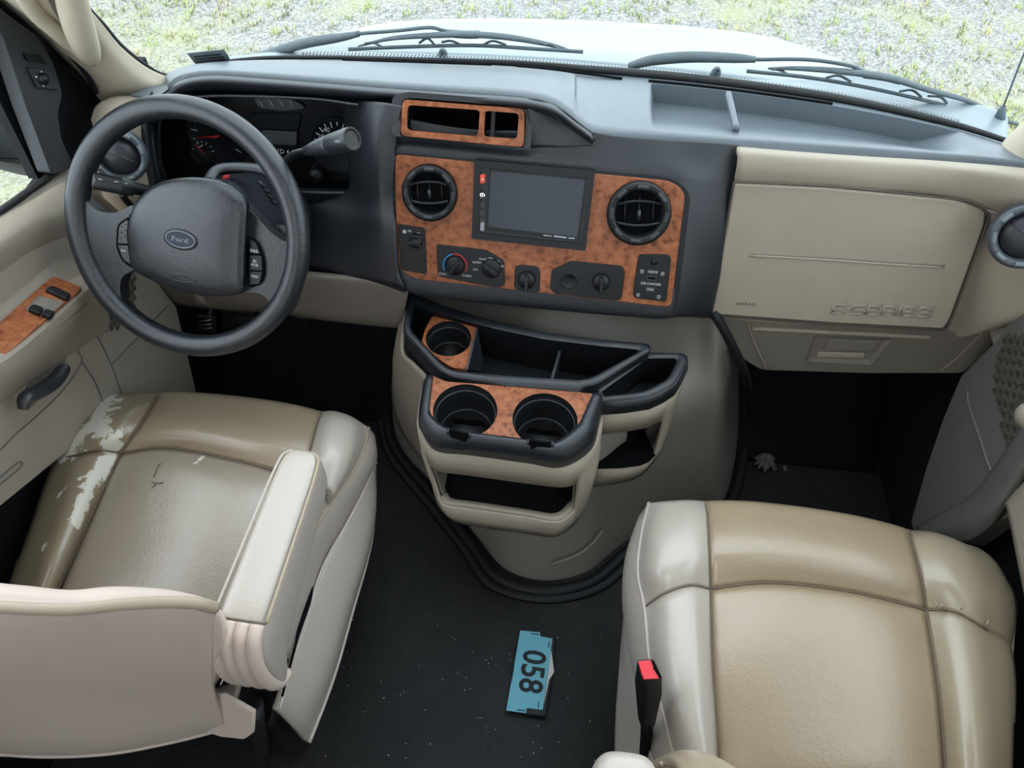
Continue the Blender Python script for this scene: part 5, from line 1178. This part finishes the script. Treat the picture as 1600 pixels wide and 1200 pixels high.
obj('backrest_side', loft([[FTl[-1]]+[p for p in (zp(FT)[-1], zp(TM)[-1], zp(BP)[-1])], [FTl[-1].lerp(zp(BN)[-1], .5), zp(FT)[-1].lerp(zp(BM)[-1], .5)+Vector((.01, 0, 0)), zp(TM)[-1].lerp(zp(BM)[-1], .6)+Vector((.008, 0, 0)), zp(BM)[-1]], [FTl[-1]+Vector((0, 0, -.1)), zp(FT)[-1].lerp(zp(BN)[-1], .6)+Vector((.01, 0, -.05)), zp(BN)[-1]+Vector((.008, .02, 0)), zp(BN)[-1]]], 16, 16), 'leather_back', bk_, solid=.006)
obj('recline_bracket', tube(zp([(400, 1110, .36), (404, 1140, .30), (410, 1175, .2), (412, 1200, .1)]), .018, 10, 12, flat=.5), 'seat_base', ds)
obj('seat_base', box((-.53, .42, .12), .34, .40, .235), 'seat_base', ds, bevel=.01)
obj('cushion_pan', box((-.53, .44, .28), .36, .38, .10), 'seat_base', ds, bevel=.02)
obj('back_flap', slab(zp([(308, 1140, .375), (312, 1085, .46), (350, 1085, .46), (398, 1112, .40), (396, 1146, .36), (380, 1157, .352), (345, 1152, .352)]), Vector((0, -.7, .7)).normalized(), .008), 'leather_back', ds, bevel=.003)

# passenger seat ----------------------------------------------------------------
ps = thing('passenger_seat', 'glossy beige leather passenger seat with cream left bolster', 'seat', (.44, .35, 0))
leather_tan('leather_pass', (.35, .262, .170), None, .3)
leather_tan('leather_pass_side', (.36, .29, .20), None, .15)
A0 = [(1103, 783, .40), (1200, 790, .405), (1310, 805, .405), (1420, 828, .395)]
A1 = [(1105, 805, .432), (1200, 812, .435), (1310, 826, .435), (1424, 842, .43)]
A2 = [(1108, 860, .452), (1205, 862, .452), (1320, 876, .452), (1438, 898, .448)]
A3 = [(1110, 920, .430), (1205, 911, .433), (1330, 925, .433), (1447, 953, .428)]
pf_ = panel('cushion_front', [[(1105, 815, .30), (1200, 822, .30), (1310, 836, .30), (1420, 855, .30)], A0, A1, A2, A3], 'leather_pass', ps, .005)
C1 = [(1112, 1030, .428), (1220, 1035, .428), (1340, 1045, .428), (1464, 1060, .425)]; C2 = [(1118, 1130, .42), (1230, 1140, .42), (1350, 1145, .42), (1473, 1150, .415)]; C3 = [(1124, 1230, .41), (1240, 1240, .41), (1360, 1245, .41), (1480, 1250, .405)]
pc_ = panel('cushion_center', [A3, C1, C2, C3], 'leather_pass', ps, .014, pw=6)
G0 = [(1022, 830, .30), (1012, 880, .30), (1008, 930, .30), (1012, 975, .30)]
PL0 = [(1014, 786, .385), (1002, 838, .40), (997, 895, .405), (1007, 948, .408)]
PL1 = [(1040, 783, .41), (1030, 830, .442), (1028, 885, .452), (1040, 927, .444)]
PL2 = [(1075, 781, .41), (1074, 815, .448), (1074, 870, .462), (1078, 915, .448)]
PL3 = [A0[0], A1[0], A2[0], A3[0]]
pb_ = panel('bolster_front', [PL0, PL1, PL2, PL3], 'leather_cream', ps, .004)
QL0 = [(1007, 948, .408), (1016, 1035, .405), (1036, 1110, .40), (1052, 1175, .39), (1075, 1240, .38)]
QL1 = [(1040, 927, .444), (1048, 1025, .448), (1062, 1110, .445), (1078, 1180, .43), (1095, 1240, .42)]
QL2 = [(1078, 915, .448), (1086, 1025, .455), (1094, 1110, .45), (1102, 1180, .44), (1112, 1240, .43)]
QL3 = [A3[0], C1[0], C2[0], (1121, 1185, .415), C3[0]]
QL3 = [(1110, 920, .430), (1112, 1030, .428), (1118, 1120, .42), (1121, 1180, .415), (1124, 1235, .41)]
pq_ = panel('bolster_side', [QL0, QL1, QL2, QL3], 'leather_cream', ps, .004)
H1 = [(992, 826, .33), (977, 872, .33), (972, 920, .33), (975, 975, .33), (988, 1050, .33), (1004, 1120, .33), (1022, 1190, .32), (1040, 1240, .32)]
H0 = [(1014, 786, .385), (1002, 838, .40), (997, 895, .405), (1004, 940, .408), (1014, 1015, .406), (1030, 1090, .40), (1050, 1168, .39), (1075, 1240, .38)]
panel('side_panel', [H0, [((a[0]+b[0])/2-5, (a[1]+b[1])/2, (a[2]+b[2])/2) for a, b in zip(H0, H1)], H1], 'leather_cream', ps, .002)
K0 = [(974, 925, .325), (978, 985, .325), (990, 1055, .325), (1004, 1120, .325), (1020, 1190, .32), (1035, 1240, .32)]
K1 = [(974, 965, .26), (967, 1050, .24), (962, 1110, .20), (960, 1175, .17), (960, 1230, .15), (960, 1290, .13)]
pk2 = panel('seat_skirt', [K0, [((a[0]+b[0])/2+1, (a[1]+b[1])/2, (a[2]+b[2])/2) for a, b in zip(K0, K1)], K1], 'leather_cream', ps, .002, solid=.012)
piping(K0, pk2, .0022, 'leather_cream', 'hem')
R0 = [A0[3], A1[3], A2[3], A3[3]]
R1 = [(1462, 832, .408), (1475, 850, .442), (1490, 905, .462), (1490, 956, .448)]
R2 = [(1505, 848, .402), (1525, 872, .435), (1540, 930, .45), (1535, 980, .445)]
R3 = [(1532, 865, .37), (1562, 898, .385), (1584, 945, .395), (1580, 1015, .40)]
R4 = [p+Vector((-.01, 0, -.12)) for p in zp(R3)]
pr_ = panel('bolster_front', [R0, R1, R2, R3, R4], 'leather_pass_side', ps, .004)
U0 = [A3[3], C1[3], C2[3], C3[3]]
U1 = [(1490, 956, .448), (1502, 1050, .452), (1512, 1150, .45), (1520, 1250, .44)]
U2 = [(1535, 980, .445), (1544, 1060, .445), (1552, 1150, .44), (1558, 1250, .43)]
U3 = [(1580, 1015, .40), (1582, 1080, .40), (1578, 1150, .395), (1572, 1250, .385)]
U4 = [p+Vector((-.01, 0, -.12)) for p in zp(U3)]
pu_ = panel('bolster_side', [U0, U1, U2, U3, U4], 'leather_pass_side', ps, .004)
piping(PL0+QL0[1:], pb_, .0034, 'leather_cream'); piping(R3+U3[1:], pr_, .0034, 'leather_piping')
seam(R0, pr_, .0016); seam(A3, pc_, .0014); seam(U0, pu_, .0018); seam(PL3, pb_, .0014); seam(QL3, pq_, .0014)
seam([QL0[0], QL1[0], QL2[0], A3[0]], pb_, .0011); seam([A3[3], U1[0], U2[0], U3[0]], pr_, .0012)
# gathers at the cross seams
for (a, b) in (((1515, 938), (1516, 962)), ((1512, 930), (1514, 955)), ((1545, 968), (1538, 980)), ((1500, 944), (1502, 956)), ((1460, 940), (1466, 952)), ((1468, 942), (1478, 953))):
    obj('pucker', tube([P(*a, z=.452), P((a[0]+b[0])/2+1, (a[1]+b[1])/2, z=.4555), P(*b, z=.447)], .0013, 6, 8), 'leather_pass_side', pr_)
obj('seat_base', box((.44, .30, .12), .42, .44, .235), 'seat_base', ps, bevel=.01)
obj('cushion_pan', box((.44, .33, .28), .44, .40, .10), 'seat_base', ps, bevel=.02)
# backrest and folded armrest at the rear edge of the seat
bx0 = zp([(1030, 1186, .70), (1062, 1179, .70), (1100, 1180, .70), (1150, 1196, .70)])
bl_ = [Vector((.150, .155, .70)), Vector((.170, .163, .70)), Vector((.20, .158, .70)), Vector((.26, .125, .70)), Vector((.44, .11, .70)), Vector((.62, .125, .70)), Vector((.68, .158, .70)), Vector((.715, .163, .70)), Vector((.735, .15, .70))]
def lift(dz, dy): return [p+Vector((0, dy, dz)) for p in bl_]
pbk = obj('backrest', loft([lift(-.33, .02), lift(-.15, .012), lift(0, 0), lift(.08, -.03), lift(.09, -.07), lift(.05, -.13), lift(-.3, -.12)], 50, 50), 'leather_pass_side', ps, solid=.01)
for k, nx in ((0, Vector((-1, 0, 0))), (-1, Vector((1, 0, 0)))):
    prof = smooth([lift(*q)[k] for q in ((-.33, .02), (-.15, .012), (0, 0), (.08, -.03), (.09, -.07), (.05, -.13), (-.3, -.12))], 30)
    obj('backrest_side', slab([p-nx*.004 for p in prof], nx, .012), 'leather_pass_side', pbk, smooth=False)
obj('piping', tube([p+Vector((0, -.004, -.02)) for p in bl_[:4]][::1], .003, 8, 20), 'leather_piping', pbk)
def psec(z, cx, cy, w, d): return [Vector((cx+math.copysign(abs(math.cos(t))**.6, math.cos(t))*w, cy+math.copysign(abs(math.sin(t))**.6, math.sin(t))*d, z)) for t in (2*pi*i/24 for i in range(24))]
ar = obj('armrest', loft([psec(.46, .118, .09, .028, .045), psec(.60, .116, .10, .030, .045), psec(.71, .108, .103, .031, .044), psec(.76, .106, .104, .028, .038), psec(.773, .106, .104, .014, .02), psec(.7735, .106, .104, .0001, .0001)], 48, 40, closed=True), 'leather_cream', ps)
obj('piping', tube([Vector((.110+.029*math.cos(t), .104+.039*math.sin(t), .725)) for t in (2*pi*i/24 for i in range(24))], .0022, 8, 48, closed=True), 'leather_cream', ar)
# buckle
bu = thing('seat_belt_buckle', 'black seat belt buckle with red release button beside the passenger seat', 'buckle', P(1003, 1175, z=.30))
tp = zp([(994, 1031, .53), (1020, 1029, .53), (1036, 1061, .53), (1008, 1064, .53)]); md = zp([(990, 1062, .48), (1024, 1050, .485), (1036, 1085, .475), (1008, 1095, .47)]); bt = zp([(996, 1120, .41), (1018, 1112, .41), (1024, 1135, .40), (1004, 1142, .40)])
def rq(q, r=.004): return rpoly(q, r, 3)
Vq, Fq = gridvf([rq(bt, .003), rq(md), rq(tp)], True); k = len(rq(tp))
Fq += [tuple(range(k))[::-1], tuple(range(2*k, 3*k))]
obj('buckle_body', (Vq, Fq), 'black_plastic', bu, bevel=.0012)
n_ = (tp[1]-tp[0]).cross(tp[3]-tp[0]).normalized(); n_ = n_ if n_.z > 0 else -n_
obj('release_button', slab(rq(zp([(997, 1033, .532), (1016, 1031, .532), (1024, 1050, .532), (1030, 1060, .532), (1006, 1061, .532)]), .001), n_, .006), 'red_plastic', bu, bevel=.0008)
obj('tongue_slot', slab(zp([(1019, 1032, .5325), (1022, 1032, .5325), (1034, 1058, .5325), (1031, 1058, .5325), (1020, 1044, .5325), (1023, 1041, .5325)]), n_, .004), 'void', bu, smooth=False)
obj('buckle_stalk', tube(zp([(1011, 1126, .405), (1010, 1150, .35), (1008, 1185, .28), (1010, 1230, .16)]), .0085, 10, 16), 'black_matte', bu)
# ================================================================== loose things
tg = thing('lot_tag', 'blue paper lot tag numbered 058 lying on the black floor', 'tag', P(828, 1050, z=0))
ol = [(813, 985), (844, 988), (844, 994), (863, 998), (848, 1109), (823, 1106), (822, 1114), (791, 1110)]
obj('tag_card', slab([P(u, v, z=.0165) for u, v in ol], Vector((0, 0, 1)), .0015), 'tag_blue', tg, smooth=False)
obj('magnet_block', slab([P(u, v, z=.0145) for u, v in ((816, 992), (868, 992), (866, 1040), (853, 1120), (822, 1116), (805, 1108))], Vector((0, 0, 1)), .0135), 'rubber', tg, bevel=.002)
obj('paper_scrap', slab([P(u, v, z=.0155) for u, v in ((861, 1015), (866, 1050), (858, 1062), (850, 1100))], Vector((0, 0, 1)), .001), 'paper_white', tg, smooth=False)
q0, q1 = P(837, 1016, z=.0172), P(829, 1082, z=.0172); tx = (q1-q0).normalized(); ty = Vector((0, 0, 1)).cross(tx)
text('tag_number', '058', P(832.5, 1049, z=.0172), tx, ty, .063, 'tag_ink', tg, .0004, fit=(q1-q0).length, bold=.018)
for a, b in (((830, 990), (842, 991.5)), ((808, 1109), (821, 1110.5)), ((842, 1096), (841, 1106)), ((858, 1002), (857, 1012))):
    obj('small_print', tube([P(*a, z=.0168), P(*b, z=.0168)], .0009, 5), 'tag_ink', tg)
obj('print_rule', tube([P(804, 1034, z=.017), P(800, 1066, z=.017)], .0004, 5), 'tag_ink', tg)

fb = thing('paper_rosette', 'crumpled grey paper rosette on the passenger footwell floor', 'litter', P(1195, 722, z=0))
c = P(1195, 722, z=.0); rnd = random.Random(4)
for k in range(34):
    a = 2*pi*k/34*3.0+rnd.uniform(-.2, .2); l = .014+.018*(k/34); h = .014-.010*(k/34)+rnd.uniform(0, .004)
    d = Vector((math.cos(a), math.sin(a), 0)); s = Vector((-d.y, d.x, 0))*.0040
    b = c+Vector((0, 0, .003)); m_ = c+d*l*.6+Vector((0, 0, h+.004)); e = c+d*l+Vector((0, 0, h*.5+.002))
    obj('paper_petal', ([b-s*.4, b+s*.4, m_+s, m_-s, e+s*.6, e-s*.6], [(0, 1, 2, 3), (3, 2, 4, 5)]), 'debris_grey', fb, solid=.0006)
sc1 = thing('twig_scrap', 'small pale twig scrap beside the paper rosette', 'litter', P(1237, 720, z=0))
obj('stem', tube([P(1225, 720, z=.003), P(1240, 721, z=.003)], .0016, 6), 'debris_grey', sc1); obj('tip', tube([P(1240, 721, z=.003), P(1247, 718, z=.004), P(1244, 724, z=.003)], .0020, 6), 'debris_grey', sc1)
sc2 = obj('paper_fleck', slab([P(u, v, z=.0025) for u, v in ((1224, 727), (1228, 728), (1230, 735), (1226, 736))], Vector((0, 0, 1)), .002), 'debris_grey', smooth=False); tag(sc2, 'tiny pale paper fleck below the twig scrap', 'litter')
yt = thing('yellow_tag', 'olive yellow tag hanging between passenger seat and door', 'tag', P(1598, 970, z=.25))
obj('tag_card', slab(zp([(1590, 952, .30), (1612, 942, .30), (1618, 985, .27), (1598, 996, .27), (1588, 972, .28)]), Vector((-.5, -.5, .7)).normalized(), .003), 'yellow_tag', yt, bevel=.0008)
obj('tag_cord', tube(zp([(1606, 946, .30), (1625, 920, .33)]), .001, 5), 'black_plastic', yt)
rnd = random.Random(12); fl = []
for _ in range(150):
    u, v = rnd.gauss(700, 170), rnd.uniform(760, 1195)
    p = P(u, v, z=.0006)
    if abs(p.x) > .75 or p.y > .5: continue
    fl.append(box(p, rnd.uniform(.0006, .0022), rnd.uniform(.0006, .0018), .0008, Matrix.Rotation(rnd.uniform(0, 3), 3, 'Z')))
o = obj('floor_crumbs', join(*fl), 'paper_white', smooth=False); tag(o, 'tiny pale crumbs scattered on the black floor', 'debris', kind='stuff')
